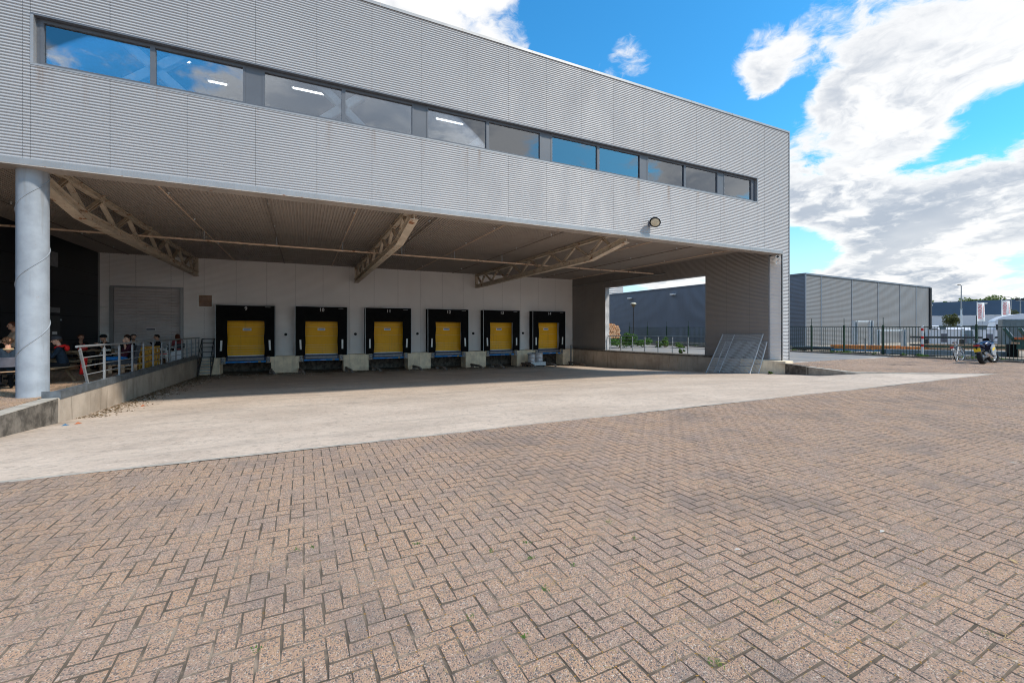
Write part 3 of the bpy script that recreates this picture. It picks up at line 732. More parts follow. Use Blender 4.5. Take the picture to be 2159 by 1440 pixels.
# navy wall at the left end with a door
part(MB().box(-9.9, -9.67, YF + .35, YB + .02, -.02, ZC + .03), 'navy_wall', 'navy_wall')
for z in (1.1, 2.2, 3.3, 4.4): part(MB().box(-9.672, -9.664, YF + .4, YB - .1, z, z + .012), 'panel_joint', 'rubber_black')
part(MB().box(-9.70, -9.61, YB - .10, YB - .03, .0, ZC - .01), 'corner_strip', 'trim')
# roller door
part(MB().box(RD0, RD0 + .16, YB - .09, YB + .02, 0, RDZ).box(RD1 - .16, RD1, YB - .09, YB + .02, 0, RDZ).box(RD0, RD1, YB - .05, YB + .02, RDZ + .002, RDZ + .07), 'door_frame', 'trim')
rdm = MB(); n = 24; V = []
for i in range(n):
    z = .04 + (RDZ - .04) * i / n; hgt = (RDZ - .04) / n
    for dy, dz in ((.016, 0), (-.016, .10), (-.018, .72), (.016, .92)): V += [(RD0 + .2, YB + .045 + dy, z + dz * hgt), (RD1 - .165, YB + .045 + dy, z + dz * hgt)]
rdm.add(V, [(2 * i, 2 * i + 1, 2 * i + 3, 2 * i + 2) for i in range(len(V) // 2 - 1)]).box(RD0 + .1, RD1 - .1, YB + .06, YB + .09, 0, RDZ + .05)
door = part(rdm, 'roller_door', 'roller_slat')
sgn = part(MB().box(-7.72, -7.30, YB + .005, YB + .02, 1.52, 1.66), 'door_sign', 'sign_white', parent=door)
part(MB().box(-7.70, -7.32, YB + .0, YB + .004, 1.545, 1.635), 'door_sign_print', 'plastic_grey', parent=door)
# louvre
lv = part(MB().box(-5.40, -5.34, YB - .09, YB - .03, 2.83, 3.58).box(-4.72, -4.66, YB - .09, YB - .03, 2.83, 3.58).box(-5.34, -4.72, YB - .09, YB - .03, 3.53, 3.58).box(-5.34, -4.72, YB - .09, YB - .03, 2.83, 2.88), 'vent_frame', 'white_paint')
for k in range(9):
    z = 2.9 + k * .07
    part(MB().add([(-5.34, YB - .085, z), (-4.72, YB - .085, z), (-4.72, YB - .035, z + .06), (-5.34, YB - .035, z + .06), (-5.34, YB - .08, z - .008), (-4.72, YB - .08, z - .008), (-4.72, YB - .03, z + .052), (-5.34, YB - .03, z + .052)],
                  [(0, 1, 2, 3), (7, 6, 5, 4), (0, 4, 5, 1), (2, 6, 7, 3)]), 'vent_slat', 'vent_brown', parent=lv)

# --- window band
groups = [(-5.24, -1.36, -3.27), (-.98, 3.02, 1.02), (3.40, 7.44, 5.43), (7.83, 11.91, 9.87), (12.23, 16.27, 14.28), (16.60, 18.50, None)]
part(MB().box(WX0, WX1, YF - .03, YF + .20, WZ0 - .045, WZ0 - .002), 'window_sill', 'trim')
part(MB().box(WX0, WX1, YF - .03, YF + .20, WZ1 - .028, WZ1 + .012), 'window_head', 'frame_dark')
part(MB().box(WX0 - .002, WX0 + .05, YF - .03, YF + .20, WZ0, WZ1 - .03), 'window_reveal', 'trim'); part(MB().box(WX1 - .05, WX1 + .002, YF - .03, YF + .20, WZ0, WZ1 - .03), 'window_reveal', 'trim')
YG = YF + .15
prev = WX0 + .052
for gi, (a, b, mid) in enumerate(groups):
    part(MB().box(prev, a - .001, YG - .05, YG + .05, WZ0 + .001, WZ1 - .032), 'window_panel', 'frame_dark')
    fr = MB(); fw = .055
    fr.box(a, b, YG - .06, YG + .05, WZ0 + .001, WZ0 + .09).box(a, b, YG - .06, YG + .05, WZ1 - .10, WZ1 - .033)
    fr.box(a, a + fw, YG - .06, YG + .05, WZ0 + .091, WZ1 - .101).box(b - fw, b, YG - .06, YG + .05, WZ0 + .091, WZ1 - .101)
    xsn = [a + fw, b - fw]
    if mid:
        fr.box(mid - .05, mid + .05, YG - .06, YG + .05, WZ0 + .091, WZ1 - .101); xsn = [a + fw, mid - .05, mid + .05, b - fw]
    wf = part(fr, 'window', 'frame_dark')
    for x0, x1 in zip(xsn[0::2], xsn[1::2]):
        part(MB().box(x0 - .01, x1 + .01, YG - .006, YG + .006, WZ0 + .085, WZ1 - .095), 'pane', 'window_glass', parent=wf)
    # steel cross brace behind the glass
    xc = mid or 19.2; br = MB()
    for s_ in (-1, 1):
        for yo, w_, h_ in ((13.33, .20, .02), (13.49, .20, .02)): br.bar((xc - s_ * 1.45, yo, 6.75), (xc + s_ * 1.45, yo, 9.25), .02, .20, (0, 1, 0) if False else (0, 0, 1))
        br.bar((xc - s_ * 1.45, 13.41, 6.75), (xc + s_ * 1.45, 13.41, 9.25), .135, .03)
    part(br, 'cross_brace', 'white_steel')
    prev = b + .001
part(MB().box(prev, WX1 - .052, YG - .05, YG + .05, WZ0 + .001, WZ1 - .032), 'window_panel', 'frame_dark')
rm = MB().box(-14, XR - .1, 20.0, 20.1, 6.6, 9.7).box(-14, XR - .1, YF + .06, 20.0, 6.5, 6.6).box(-14, XR - .1, YF + .06, 20.0, 9.6, 9.7)
part(rm, 'upper_room', 'interior_wall')
for k in range(7): part(MB().box(-3.9 + 3.6 * k, -3.65 + 3.6 * k, 19.7, 19.98, 6.6, 9.6), 'room_column', 'white_steel')
part(MB().box(-13.9, XR - .2, 13.45, 13.55, 8.62, 8.95), 'room_beam', 'white_steel')
for x0, x1, y in ((-4.0, -3.5, 15.6), (-3.3, -2.9, 15.0), (-2.6, -2.15, 15.9), (-.3, .85, 15.2), (4.3, 5.3, 15.2), (6.4, 7.5, 15.2), (10.9, 11.3, 15.3), (13.8, 14.2, 15.4), (14.8, 15.1, 15.2), (16.0, 16.5, 15.3)):
    tl = part(MB().box(x0 - .04, x1 + .04, y - .07, y + .07, 9.17, 9.25), 'ceiling_light', 'white_paint'); part(MB().box(x0, x1, y - .03, y + .03, 9.145, 9.168), 'light_tube', 'tube_light', parent=tl)
pn = MB()
for x in np.arange(-3.0, 18, 1.05):
    if random.random() < .7: part(MB().box(x, x + .42, 19.93, 19.98, 8.4 - .5 * random.random(), 8.75), 'wall_board', 'trim')

# --- round column with a spiral seam
CXc, CYc, CR = -5.49, 13.47, .262
part(MB().lathe([(CR + .01, .10), (CR, .12), (CR, ZS - .05)], (CXc, CYc, 0), 40), 'column', 'column_paint', smooth=40)
hel = [(CXc + (CR + .001) * math.cos(th), CYc + (CR + .001) * math.sin(th), .02 + 1.66 * th / (2 * math.pi)) for th in np.linspace(R(10), R(10) + 2 * math.pi * 3.02, 180)]
part(MB().tube([h_ for h_ in hel if .14 < h_[2] < ZS - .08], .012, 6), 'column_seam', 'column_paint', smooth=True)

# --- roof trusses
nodes_y = [14.9, 16.95, 19.2, 21.4, 23.65, 25.9, 28.1, 29.55]
def hsec(mb, p0, p1, w_, h_, t_=.022):
    """H section with horizontal flanges"""
    up = Vector((0, 0, 1)); a = (Vector(p1) - Vector(p0)).normalized(); s_ = a.cross(up).normalized(); u = s_.cross(a)
    for k in (-1, 1): mb.bar(Vector(p0) + u * k * (h_ / 2 - t_ / 2), Vector(p1) + u * k * (h_ / 2 - t_ / 2), w_, t_)
    mb.bar(p0, p1, t_, h_ - 2 * t_ - .002)
for x in (-5.46, 3.08, 11.42):
    bc = MB(); hsec(bc, (x, 13.4, 5.12), (x, 15.72, 4.725), .26, .24); hsec(bc, (x, 15.722, 4.725), (x, YB - .03, 4.70), .26, .24)
    tr_ = part(bc, 'roof_truss', 'truss_paint')
    tc_ = MB(); hsec(tc_, (x, 13.5, 5.50), (x, YB - .03, 5.50), .17, .14, .016); part(tc_, 'top_chord', 'truss_paint', parent=tr_)
    lo = [(13.9 + 14.9) / 2] + [(nodes_y[i] + nodes_y[i + 1]) / 2 for i in range(7)]
    for i, yn in enumerate(nodes_y):
        for yb_ in ((lo[i],) if i == 0 else (lo[i],)) + ((lo[i + 1],) if i < 7 else ()):
            zb = 4.84 if yb_ > 15.72 else 4.84 + (15.72 - yb_) * .17
            dmb = MB(); hsec(dmb, (x, yn, 5.43), (x, yb_, zb), .11, .085, .014); part(dmb, 'diagonal', 'truss_paint', parent=tr_)
        part(MB().box(x - .12, x + .12, yn - .05, yn + .05, 5.572, 5.598), 'hanger_plate', 'truss_paint', parent=tr_)
    part(MB().bar((x, YB - .06, 4.6), (x, YB - .06, 5.58), .2, .05, (0, 1, 0)), 'end_post', 'truss_paint', parent=tr_)

# ------------------------------------------------------------------ loading docks
PI = math.pi
def make_dock(num, c):
    word = ('nine', 'ten', 'eleven', 'twelve', 'thirteen', 'fourteen')[num - 9]
    t_ = thing('loading_dock', f'loading dock with the number {word}, black shelter and yellow door over a blue leveller', 'loading dock', (c, YB, 0), group='row of numbered loading docks')
    hw, dp, zt_, zb_ = 1.47, .60, 2.97, -.03
    MB().box(-hw, -hw + .04, -dp, -.03, zb_, zt_).build('side_panel', 'rubber_black', t_); MB().box(hw - .04, hw, -dp, -.03, zb_, zt_).build('side_panel', 'rubber_black', t_)
    MB().box(-hw + .041, hw - .041, -dp, -.03, zt_ - .04, zt_).build('top_panel', 'rubber_black', t_)
    for s_ in (-1, 1):      # side curtain with a soft bulge at the foot, and its pale guide strip
        m = MB(); nz = 14; nxk = 5; V = []
        for j in range(nz + 1):
            z = zb_ + (zt_ - zb_) * j / nz
            for i in range(nxk + 1):
                u = i / nxk; x = hw - .035 - u * (.52 + .015 * math.sin(z * 5 + num)); y = -dp + .005 + .05 * u + (.10 * u * (1 - z / .5) if z < .5 else 0) + .012 * math.sin(z * 4.1 + i + num)
                V.append((s_ * x, y, z))
        m.add(V, [(j * (nxk + 1) + i, j * (nxk + 1) + i + 1, (j + 1) * (nxk + 1) + i + 1, (j + 1) * (nxk + 1) + i) for j in range(nz) for i in range(nxk)])
        cu = m.build('side_curtain', 'curtain_black', t_, True)
        ln = .03 * math.sin(num * 2.1 + s_)
        MB().add([(s_ * 1.19 - .05 + ln, -dp - .03, .36), (s_ * 1.19 + .05 + ln, -dp - .03, .36), (s_ * 1.19 + .05, -dp - .03, .95), (s_ * 1.19 - .05, -dp - .03, .95),
                  (s_ * 1.19 - .05 + ln, -dp - .01, .36), (s_ * 1.19 + .05 + ln, -dp - .01, .36), (s_ * 1.19 + .05, -dp - .01, .95), (s_ * 1.19 - .05, -dp - .01, .95)],
                 [(0, 1, 2, 3), (7, 6, 5, 4), (0, 4, 5, 1), (1, 5, 6, 2), (2, 6, 7, 3), (3, 7, 4, 0)]).build('guide_strip', 'white_paint', cu)
    V = []; m = MB()
    for j in range(9):
        z = zt_ - .04 - (.86) * j / 8
        for i in range(21): x = -hw + .05 + (2 * hw - .1) * i / 20; V.append((x, -dp + .012 + .07 * j / 8 + .010 * math.sin(x * 3.3 + j * .8 + num), z))
    m.add(V, [(j * 21 + i, (j + 1) * 21 + i, (j + 1) * 21 + i + 1, j * 21 + i + 1) for j in range(8) for i in range(20)])
    hc = m.build('head_curtain', 'curtain_black', t_, True)
    fr = MB(); wob = [random.uniform(-.012, .012) for _ in range(4)]
    fr.tube([(-hw - .004, -dp - .006, zb_ + .02), (-hw - .004 + wob[0], -dp - .006, zt_ + .004), (0, -dp - .006, zt_ + .004 + wob[1]), (hw + .004 + wob[2], -dp - .006, zt_ + .004), (hw + .004, -dp - .006, zb_ + .02)], .019, 6)
    fr.build('edge_profile', 'galvanised_light', t_)
    lettering(str(num), .30, 'number_paint', t_, (.0, -dp - .016, zt_ - .20), (PI / 2, 0, 0), 'dock_number')
    MB().box(.95, 1.25, -dp - .012, -dp - .004, zt_ - .10, zt_ - .085).build('maker_plate', 'number_paint', t_)
    # sectional door
    dz0, dz1 = .06, 2.30; dr = None
    for k in range(4):
        z0 = dz0 + (dz1 - dz0) * k / 4; z1 = dz0 + (dz1 - dz0) * (k + 1) / 4 - .006; m = MB(); V = []
        for q in range(4):
            a = z0 + (z1 - z0) * q / 4; hgt = (z1 - z0) / 4
            for dy, dz in ((.006, 0), (-.004, .10), (-.004, .90), (.006, 1.0)): V += [(-1.06, -.03 + dy, a + dz * hgt), (1.06, -.03 + dy, a + dz * hgt)]
        m.add(V, [(2 * i, 2 * i + 1, 2 * i + 3, 2 * i + 2) for i in range(len(V) // 2 - 1)]).box(-1.06, 1.06, -.02, .03, z0, z1)
        m.build('door_panel', 'dock_yellow', t_)
    MB().box(-1.06, 1.06, -.05, .0, .015, .058).build('door_seal', 'galvanised_light', t_)
    sg = MB().box(-.22, .22, -.046, -.036, 1.50, 1.65).build('door_sign', 'sign_white', t_)
    MB().box(-.17, .17, -.049, -.0465, 1.55, 1.60).build('sign_print', 'sign_blue', sg)
    # leveller with lip, bumpers
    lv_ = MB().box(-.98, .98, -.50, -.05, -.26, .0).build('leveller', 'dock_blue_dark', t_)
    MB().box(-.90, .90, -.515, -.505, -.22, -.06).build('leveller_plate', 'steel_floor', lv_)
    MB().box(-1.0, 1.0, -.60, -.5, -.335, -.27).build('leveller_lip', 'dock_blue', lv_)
    MB().box(.62, .74, -.606, -.6, -.33, -.275).build('warning_label', 'label_yellow', lv_)
    lettering('Crawford', .075, 'sign_white', lv_, (.08, -.603, -.303), (PI / 2, 0, 0), 'maker_name', .002)
    for s_ in (-1, 1):
        MB().box(s_ * 1.13 - .09, s_ * 1.13 + .09, -.66, -.56, -.33, -.03).build('bumper', 'bumper_metal', t_)
        MB().box(s_ * 1.15 - .16, s_ * 1.15 + .16, -.57, -.50, -.39, -.362).build('bumper_shelf', 'concrete_top', t_)
    return t_
for i, c in enumerate(DOCKX): make_dock(9 + i, c)
for i, c in enumerate(DOCKX):      # round black buttons beside the shelters
    n_ = 9 + i
    o = thing('call_button', 'small round black signal lamp on the wall ' + ('between the docks nine and ten', 'between the docks ten and eleven', 'between the docks eleven and twelve', 'between the docks twelve and thirteen', 'between the docks thirteen and fourteen', 'right of dock fourteen')[i], 'signal lamp', (c + 2.02 if i < 5 else c + 1.75, YB - .03, 1.27), group='signal lamps between the docks')
    MB().cyl((0, 0, 0), (0, -.07, 0), .085, n=14).build('housing', 'rubber_black', o, 40); MB().sphere((0, -.07, 0), .06, 10, 6).build('lens', 'dark_steel', o, True)

# --- bent tube wheel guides on the ground
GD = [(-1.72, 29.2, 27.9), (-.2, 29.2, 27.9), (2.42, 29.2, 27.5), (4.05, 29.2, 27.6), (6.62, 29.1, 27.6), (8.2, 29.1, 27.4), (10.75, 29.1, 27.4), (12.3, 29.1, 27.3), (14.75, 29.0, 27.3), (16.45, 28.9, 27.2), (18.85, 28.9, 26.9)]
GL = [f'{s_} of dock {n_}' for n_ in ('nine', 'ten', 'eleven', 'twelve', 'thirteen', 'fourteen') for s_ in ('left', 'right')][1:]
for (x, y0, y1), lb in zip(GD, GL):
    z = zg(x, 28.2); t_ = thing('wheel_guide', f'scuffed bent steel tube wheel guide on the ground {lb}', 'wheel guide', (x, y1, z), group='wheel guides in front of the docks')
    tl_ = [(0, y0 - y1, .20), (0, .62, .21), (.05, .35, .21), (.12, .18, .18), (.2, .07, .09), (.23, .02, -.05)]
    MB().tube(tl_, .075, 10).build('tube', 'guide_steel' if 'guide_steel' in MATS else mk('guide_steel', (.20, .17, .15), .7, .2, .35, 7, rust=.2), t_, 50)
    MB().box(-.10, .10, y0 - y1 - .3, y0 - y1 - .18, -.08, .14).build('foot', 'guide_steel', t_)

# --- two white drums on a pallet box between docks 13 and 14
zd = zg(15.6, 28.4)
t_ = thing('pallet_box', 'low pale metal tray holding the white drums between docks 13 and 14', 'tray', (15.55, 28.35, zd))
MB().box(-.62, .62, -.45, .45, .10, .13).build('deck', 'steel_floor', t_); MB().box(-.62, .62, -.46, -.45, .10, .36).build('front_panel', 'galvanised_light', t_)
MB().box(-.63, -.621, -.45, .45, .10, .34).build('side_panel', 'dark_steel', t_); MB().box(.621, .63, -.45, .45, .10, .34).build('side_panel', 'galvanised_light', t_)
for sx, sy in ((-1, -1), (1, -1), (-1, 1), (1, 1)): MB().box(sx * .5 - .05, sx * .5 + .05, sy * .36 - .05, sy * .36 + .05, 0, .099).build('foot', 'dark_steel', t_)
for k, (dx, lb) in enumerate(((-.33, 'left'), (.30, 'right'))):
    o = thing('drum', f'white steel drum, the {lb} one of the pair beside dock 14', 'drum', (15.55 + dx, 28.35, zd + .132), group='pair of white drums')
    MB().lathe([(.27, 0), (.285, .015), (.285, .03), (.275, .04), (.275, .28), (.287, .295), (.275, .31), (.275, .56), (.287, .575), (.275, .59), (.275, .83), (.287, .845), (.287, .865), (.262, .865), (.262, .85)], (0, 0, 0), 24).build('body', 'drum_white' if 'drum_white' in MATS else mk('drum_white', (.58, .57, .60), .4, .2, .12, 4, streak=.25), o, 40)
    if k == 0:
        for z in (.2, .82): MB().tube([(.291 * math.cos(a), .291 * math.sin(a), z + .06 * math.sin(a * 1.0 + 1)) for a in np.linspace(0, 2 * PI, 25)[:-1]], .016, 6, closed=True).build('strap', 'rubber_black', o)
    MB().cyl((.12, .05, .851), (.12, .05, .90), .03, n=10).build('bung', 'rubber_black', o)
o = thing('wall_post', 'thin grey vertical pipe on the plinth right of dock 14', 'pipe', (19.25, YD - .06, -1.25))
MB().cyl((0, 0, 0), (0, 0, 1.52), .055, n=12).build('pipe', 'galvanised', o, 40); MB().sphere((0, 0, 1.52), .055, 10, 6).build('cap', 'galvanised', o, True)

# --- fittings
def floodlight():
    o = thing('floodlight', 'oval floodlight on a bracket on the silver facade', 'floodlight', (12.25, YF - .02, 5.72))
    MB().box(-.09, .09, -.03, 0, -.10, .16).bar((0, -.03, .10), (.0, -.26, .12), .06, .05).build('bracket', 'plastic_grey', o)
    M = Matrix.Rotation(R(25), 3, 'Y') @ Matrix.Rotation(R(-42), 3, 'X') @ Matrix.Diagonal(Vector((1.25, 1.0, 1)))
    MB().lathe([(.10, .17), (.17, .13), (.235, .03), (.25, -.02), (.25, -.05), (.23, -.06)], (.05, -.33, .08), 24, 0, M).build('housing', 'edge_light' if 'edge_light' in MATS else mk('edge_light', (.16, .165, .17), .5, .3), o, 45)
    MB().lathe([(.205, -.070), (.205, -.082), (.19, -.088)], (.05, -.33, .08), 24, 0, M).build('glass', 'lamp_glass', o, 40)
    MB().lathe([(.25, -.052), (.262, -.052), (.262, -.075), (.208, -.075)], (.05, -.33, .08), 24, 0, M).build('rim', 'rubber_black', o, 40)
floodlight(); COL.objects['floodlight'].scale = (.74, .74, .74)
o = thing('security_camera', 'white bullet security camera high on the corner leg', 'camera', (20.35, YF + .30, 4.86))
M = Matrix.Rotation(R(-35), 4, 'Z') @ Matrix.Rotation(R(72), 4, 'X')
MB().lathe([(.075, -.20), (.085, -.19), (.085, .18), (.07, .21)], (-.12, -.18, .08), 16, 0, M.to_3x3()).build('body', 'white_paint', o, 40)
MB().tube([(.12, .0, -.08), (0, -.08, -.06), (-.10, -.16, .02)], .03, 8).build('arm', 'white_paint', o, 40); MB().box(.10, .14, -.07, .07, -.16, .02).build('base', 'white_paint', o)
MB().lathe([(.06, .215), (.06, .222)], (-.12, -.18, .08), 14, 0, M.to_3x3()).build('lens', 'rubber_black', o)
# sprinkler pipes under the ceiling
o = thing('sprinkler_pipe', 'rusty painted sprinkler main crossing under the ceiling through the trusses', 'pipe', (0, 20.55, 5.10))
MB().cyl((-9.6, 0, 0), (19.95, .35, 0), .042, n=10).build('main', 'pipe_paint', o, 50)
for x in (-8.3, -3.8, .2, 4.3, 6.6, 9.4, 14.5, 17.2): MB().cyl((x, .15, .04), (x, .15, .47), .009, n=6).build('hanger', 'galvanised', o)
for x in (-7, -2.0, 2.6, 8.0, 12.8, 18.3): MB().cyl((x, .15, -.045), (x, .15, .045), .055, n=10).build('coupling', 'pipe_paint', o, 50)
for i, x in enumerate((-8.2, -3.52, -1.02, 1.56, 4.15, 6.73, 9.31, 13.9, 16.4, 18.9)):
    lb = ['left of the round column', 'first to the right of the column truss', 'second from the column truss', 'just left of the middle truss', 'just right of the middle truss', 'midway between the two right trusses', 'just left of the right truss', 'first right of the right truss', 'second right of the right truss', 'nearest the side wall'][i]
    b_ = thing('sprinkler_branch', f'thin ceiling sprinkler branch pipe {lb}', 'pipe', (x, 0, 5.47), group='sprinkler branch pipes under the ceiling')
    MB().cyl((0, 13.6, 0), (0, 28.9, 0), .021, n=8).build('branch', 'pipe_paint' if i % 2 else 'guide_steel', b_, 50)
    for y in (14.8, 18.1, 22.9, 26.2):
        MB().cyl((0, y, .02), (0, y, .13), .008, n=6).build('hanger', 'galvanised', b_)
        MB().lathe([(.012, .02), (.02, .05), (.014, .08), (.045, .09), (.045, .095)], (0, y + .8, 0), 8).build('sprinkler_head', 'galvanised_light', b_)
    if i in (1, 2, 3, 4, 5, 6): MB().tube([(0, 20.6, -.37), (0, 20.6, -.30), (0, 20.6, -.02)], [.035, .03, .03], 8).build('riser', 'galvanised', b_)
o = thing('wall_pipe', 'thin pipe running along the top of the side wall', 'pipe', (0, 0, 5.02))
MB().cyl((xs(29.7) - .08, 29.7, 0), (xs(20) - .08, 20, .0), .03, n=8).build('pipe', 'galvanised', o, 50)
for y in (22, 25, 28): MB().box(xs(y) - .09, xs(y) - .02, y - .02, y + .02, -.05, .05).build('clip', 'galvanised', o)
# door, lamps and boxes on the navy wall
o = thing('steel_door', 'dark metal door with a small window in the navy wall behind the column', 'door', (-9.66, 25.3, .03))
MB().box(0, .03, -.46, .46, 0, 2.15).build('leaf', 'door_grey' if 'door_grey' in MATS else mk('door_grey', (.05, .055, .06), .45, .2), o); MB().box(.03, .05, -.50, -.46, 0, 2.2).build('frame', 'dark_steel', o)
MB().box(.031, .036, -.22, .18, 1.35, 1.48).build('notice', 'sign_white', o); MB().cyl((.03, .05, .95), (.06, .05, .95), .07, n=12).build('handle', 'rubber_black', o)
for z in (1.15, 1.95): MB().box(.03, .06, .44, .52, z, z + .07).build('hinge', 'galvanised_light', o)
o = thing('door_canopy', 'small pale sign panel above the door in the navy wall', 'sign', (-9.66, 25.3, 2.32)); MB().box(0, .04, -.42, .42, 0, .22).build('panel', 'navy_trim', o); MB().box(.04, .05, -.43, -.40, -.02, .24).build('edge', 'galvanised', o)
o = thing('wall_grille', 'pale square grille high on the navy wall beside the column', 'grille', (-9.66, 25.25, 4.3)); MB().box(0, .03, -.3, .3, 0, .62).build('panel', 'navy_trim', o)
for k in range(6): MB().box(.03, .045, -.28, .28, .04 + k * .1, .09 + k * .1).build('slat', 'navy_trim', o)
o = thing('wall_lamp', 'small white lamp on the post left of the roller door', 'lamp', (-9.45, YB - .1, 2.72)); MB().box(-.08, .08, -.10, 0, -.05, .05).build('body', 'white_paint', o); MB().bar((0, -.08, .0), (.07, -.16, .06), .12, .04).build('hood', 'white_paint', o)
o = thing('control_box', 'white control box beside the roller door', 'control box', (-9.46, YB - .12, 1.0)); MB().box(-.1, .1, -.1, 0, 0, .42).build('box', 'white_paint', o); MB().cyl((-.04, -.05, -.95), (-.04, -.05, 0), .02, n=8).build('conduit', 'galvanised', o); MB().box(-.06, .06, -.106, -.1, .22, .32).build('keypad', 'plastic_grey', o)

# ------------------------------------------------------------------ railing on the terrace, stairs
o = thing('terrace_railing', 'galvanised steel railing along the edge of the terrace', 'railing', (xl(14.2) - .08, 14.2, zt(14.2)))
def rp(y, z, dx=-.08): return Vector((xl(y) + dx - o.location.x, y - o.location.y, zt(y) + z - o.location.z))
RY = [14.62, 15.72, 16.9, 18.1, 19.3, 20.5, 21.7, 22.95, 24.1, 25.3, 26.4, 27.5, 28.6, 29.5]
for i, y in enumerate(RY):
    lean = -.46 if i == 0 else 0
    MB().bar(rp(y, .13), rp(y + lean, 1.02), .042, .06, (0, 1, 0)).build('post', 'galvanised', o)
    MB().cyl(rp(y + lean, 1.02), rp(y + lean, 1.07), .012, n=6).build('pin', 'galvanised', o)
    MB().box(-.06, .06, -.05, .05, 0, .012, M=Matrix.Translation(rp(y, .142))).build('base_plate', 'galvanised', o)
MB().cyl(rp(13.98, 1.09), rp(29.6, 1.09), .030, n=12).build('handrail', 'galvanised', o, 50)
for k, z in enumerate((.36, .58, .80)):
    y0 = 14.62 - .46 * (z - .13) / .9
    MB().cyl(rp(y0, z, -.115), rp(29.5, z, -.115), .014, n=8).build('rail', 'galvanised', o, 50)
SX0, SX1 = -5.12, -4.55
st = thing('steel_stairs', 'narrow steel stair with grating treads going down between the terrace and dock 9', 'stairs', (SX0, 28.35, -1.0))
zgs = zg(-4.8, 28.2)
for k in range(6):
    z = zgs + 1.0 + .04 + (k + 1) * (-zgs) / 6.3 - .02; y = .02 + k * .155
    tr_ = MB().box(.03, SX1 - SX0 - .03, y, y + .20, z - .03, z).build('tread', 'dark_steel', st); MB().box(.03, SX1 - SX0 - .03, y - .006, y - .001, z - .035, z + .002).build('nosing', 'galvanised_light', tr_)
for x in (0, SX1 - SX0): MB().bar((x, -.08, zgs + 1.0), (x, .98, 1.0), .02, .17, (0, 0, 1)).build('stringer', 'dark_steel', st)
MB().box(0, SX1 - SX0, .96, 1.5, .99, 1.02).build('landing', 'dark_steel', st)
for x, mt in ((0.0, 'dark_steel'), (SX1 - SX0, 'galvanised')):
    MB().tube([(x, -.02, zgs + 1.0), (x, -.02, zgs + 1.95), (x, .98, 2.02), (x, 1.45, 2.02)], .02, 8).build('handrail', 'dark_steel', st, 50)
    MB().cyl((x, .98, 1.0), (x, .98, 2.02), .02, n=8).build('post', mt, st, 50)
    for f_ in (.33, .66): MB().cyl((x, 0, zgs + 1.0 + .95 * f_), (x, .98, 1.0 + 1.02 * f_), .011, n=6).build('rail', 'dark_steel', st, 50)
o = thing('landing_rail', 'short dark railing across the landing left of dock 9', 'railing', (SX0 - .05, 29.55, .02))
for x in (.05, .62): MB().cyl((x, 0, 0), (x, 0, 1.02), .022, n=8).build('post', 'galvanised', o, 50)
for z in (.3, .55, .8, 1.03): MB().cyl((.0, 0, z), (.68, 0, z), .018, n=8).build('rail', 'dark_steel', o, 50)

# railing in the side opening
o = thing('opening_railing', 'low galvanised railing across the side opening', 'railing', (xs(21) + .28, 21, .0))
def rq(y, z): return Vector((xs(y) + .28 - o.location.x, y - 21, float(np.interp(y, [14.9, 29.6], [.17, .03])) + z))
for y in (25.55, 24.4, 23.25, 22.1, 20.95, 19.8, 18.65, 17.45): MB().bar(rq(y, 0), rq(y, .98), .05, .05, (0, 1, 0)).build('post', 'galvanised', o)
MB().cyl(rq(25.9, 1.02), rq(17.2, 1.02), .026, n=10).build('handrail', 'steel_greyblue', o, 50)
for z in (.33, .58, .80): MB().cyl(rq(25.6, z), rq(17.4, z), .012, n=6).build('rail', 'steel_greyblue', o, 50)

# two gratings leaning on the side wall
def grating(name, label, P0, P1, Q0, Q1, mids, nbar, cross):
    """P0,P1 foot corners, Q0,Q1 top corners"""
    o = thing(name, label, 'grating', P0, group='gratings leaning on the side wall'); P0_ = Vector(P0); P0, P1, Q0, Q1 = [Vector(p) - P0_ for p in (P0, P1, Q0, Q1)]
    def at(u, v): return (P0.lerp(P1, u)).lerp(Q0.lerp(Q1, u), v)
    nrm = (P1 - P0).cross(Q0 - P0).normalized()
    for u in (0.0, 1.0): MB().bar(at(u, 0), at(u, 1), .03, .05, nrm).build('frame_bar', 'galvanised_light', o)
    for u in mids: MB().bar(at(u, 0) - nrm * .03, at(u, 1) - nrm * .03, .045, .03, nrm).build('flat_bar', 'galvanised_light', o)
    for v in (0.005, .995): MB().bar(at(0.01, v), at(.99, v), .02, .03, nrm).build('edge_bar', 'galvanised', o)
    for v in cross: MB().bar(at(.01, v), at(.99, v), .03, .012, nrm).build('cross_bar', 'galvanised', o)
    for k in range(1, nbar): MB().bar(at(k / nbar, .01), at(k / nbar, .99), .009, .014, nrm).build('bar', 'galvanised_light', o)
grating('steel_grating', 'front galvanised bar grating with a flat brace leaning on the side wall', (18.95, 16.05, zg(18.9, 16) + .01), (19.42, 13.92, zg(19.4, 13.9) + .01), (xs(16) - .09, 16.05, 1.33), (xs(13.9) - .09, 13.85, 1.36), (.30,), 40, (.19, .82))
grating('steel_grating', 'rear lower bar grating half hidden behind the front grating', (19.35, 15.9, zg(19.3, 16) + .01), (19.72, 13.68, zg(19.7, 13.7) + .01), (xs(15.9) - .06, 15.9, .98), (xs(13.7) - .06, 13.68, .99), (), 36, (.3, .75))

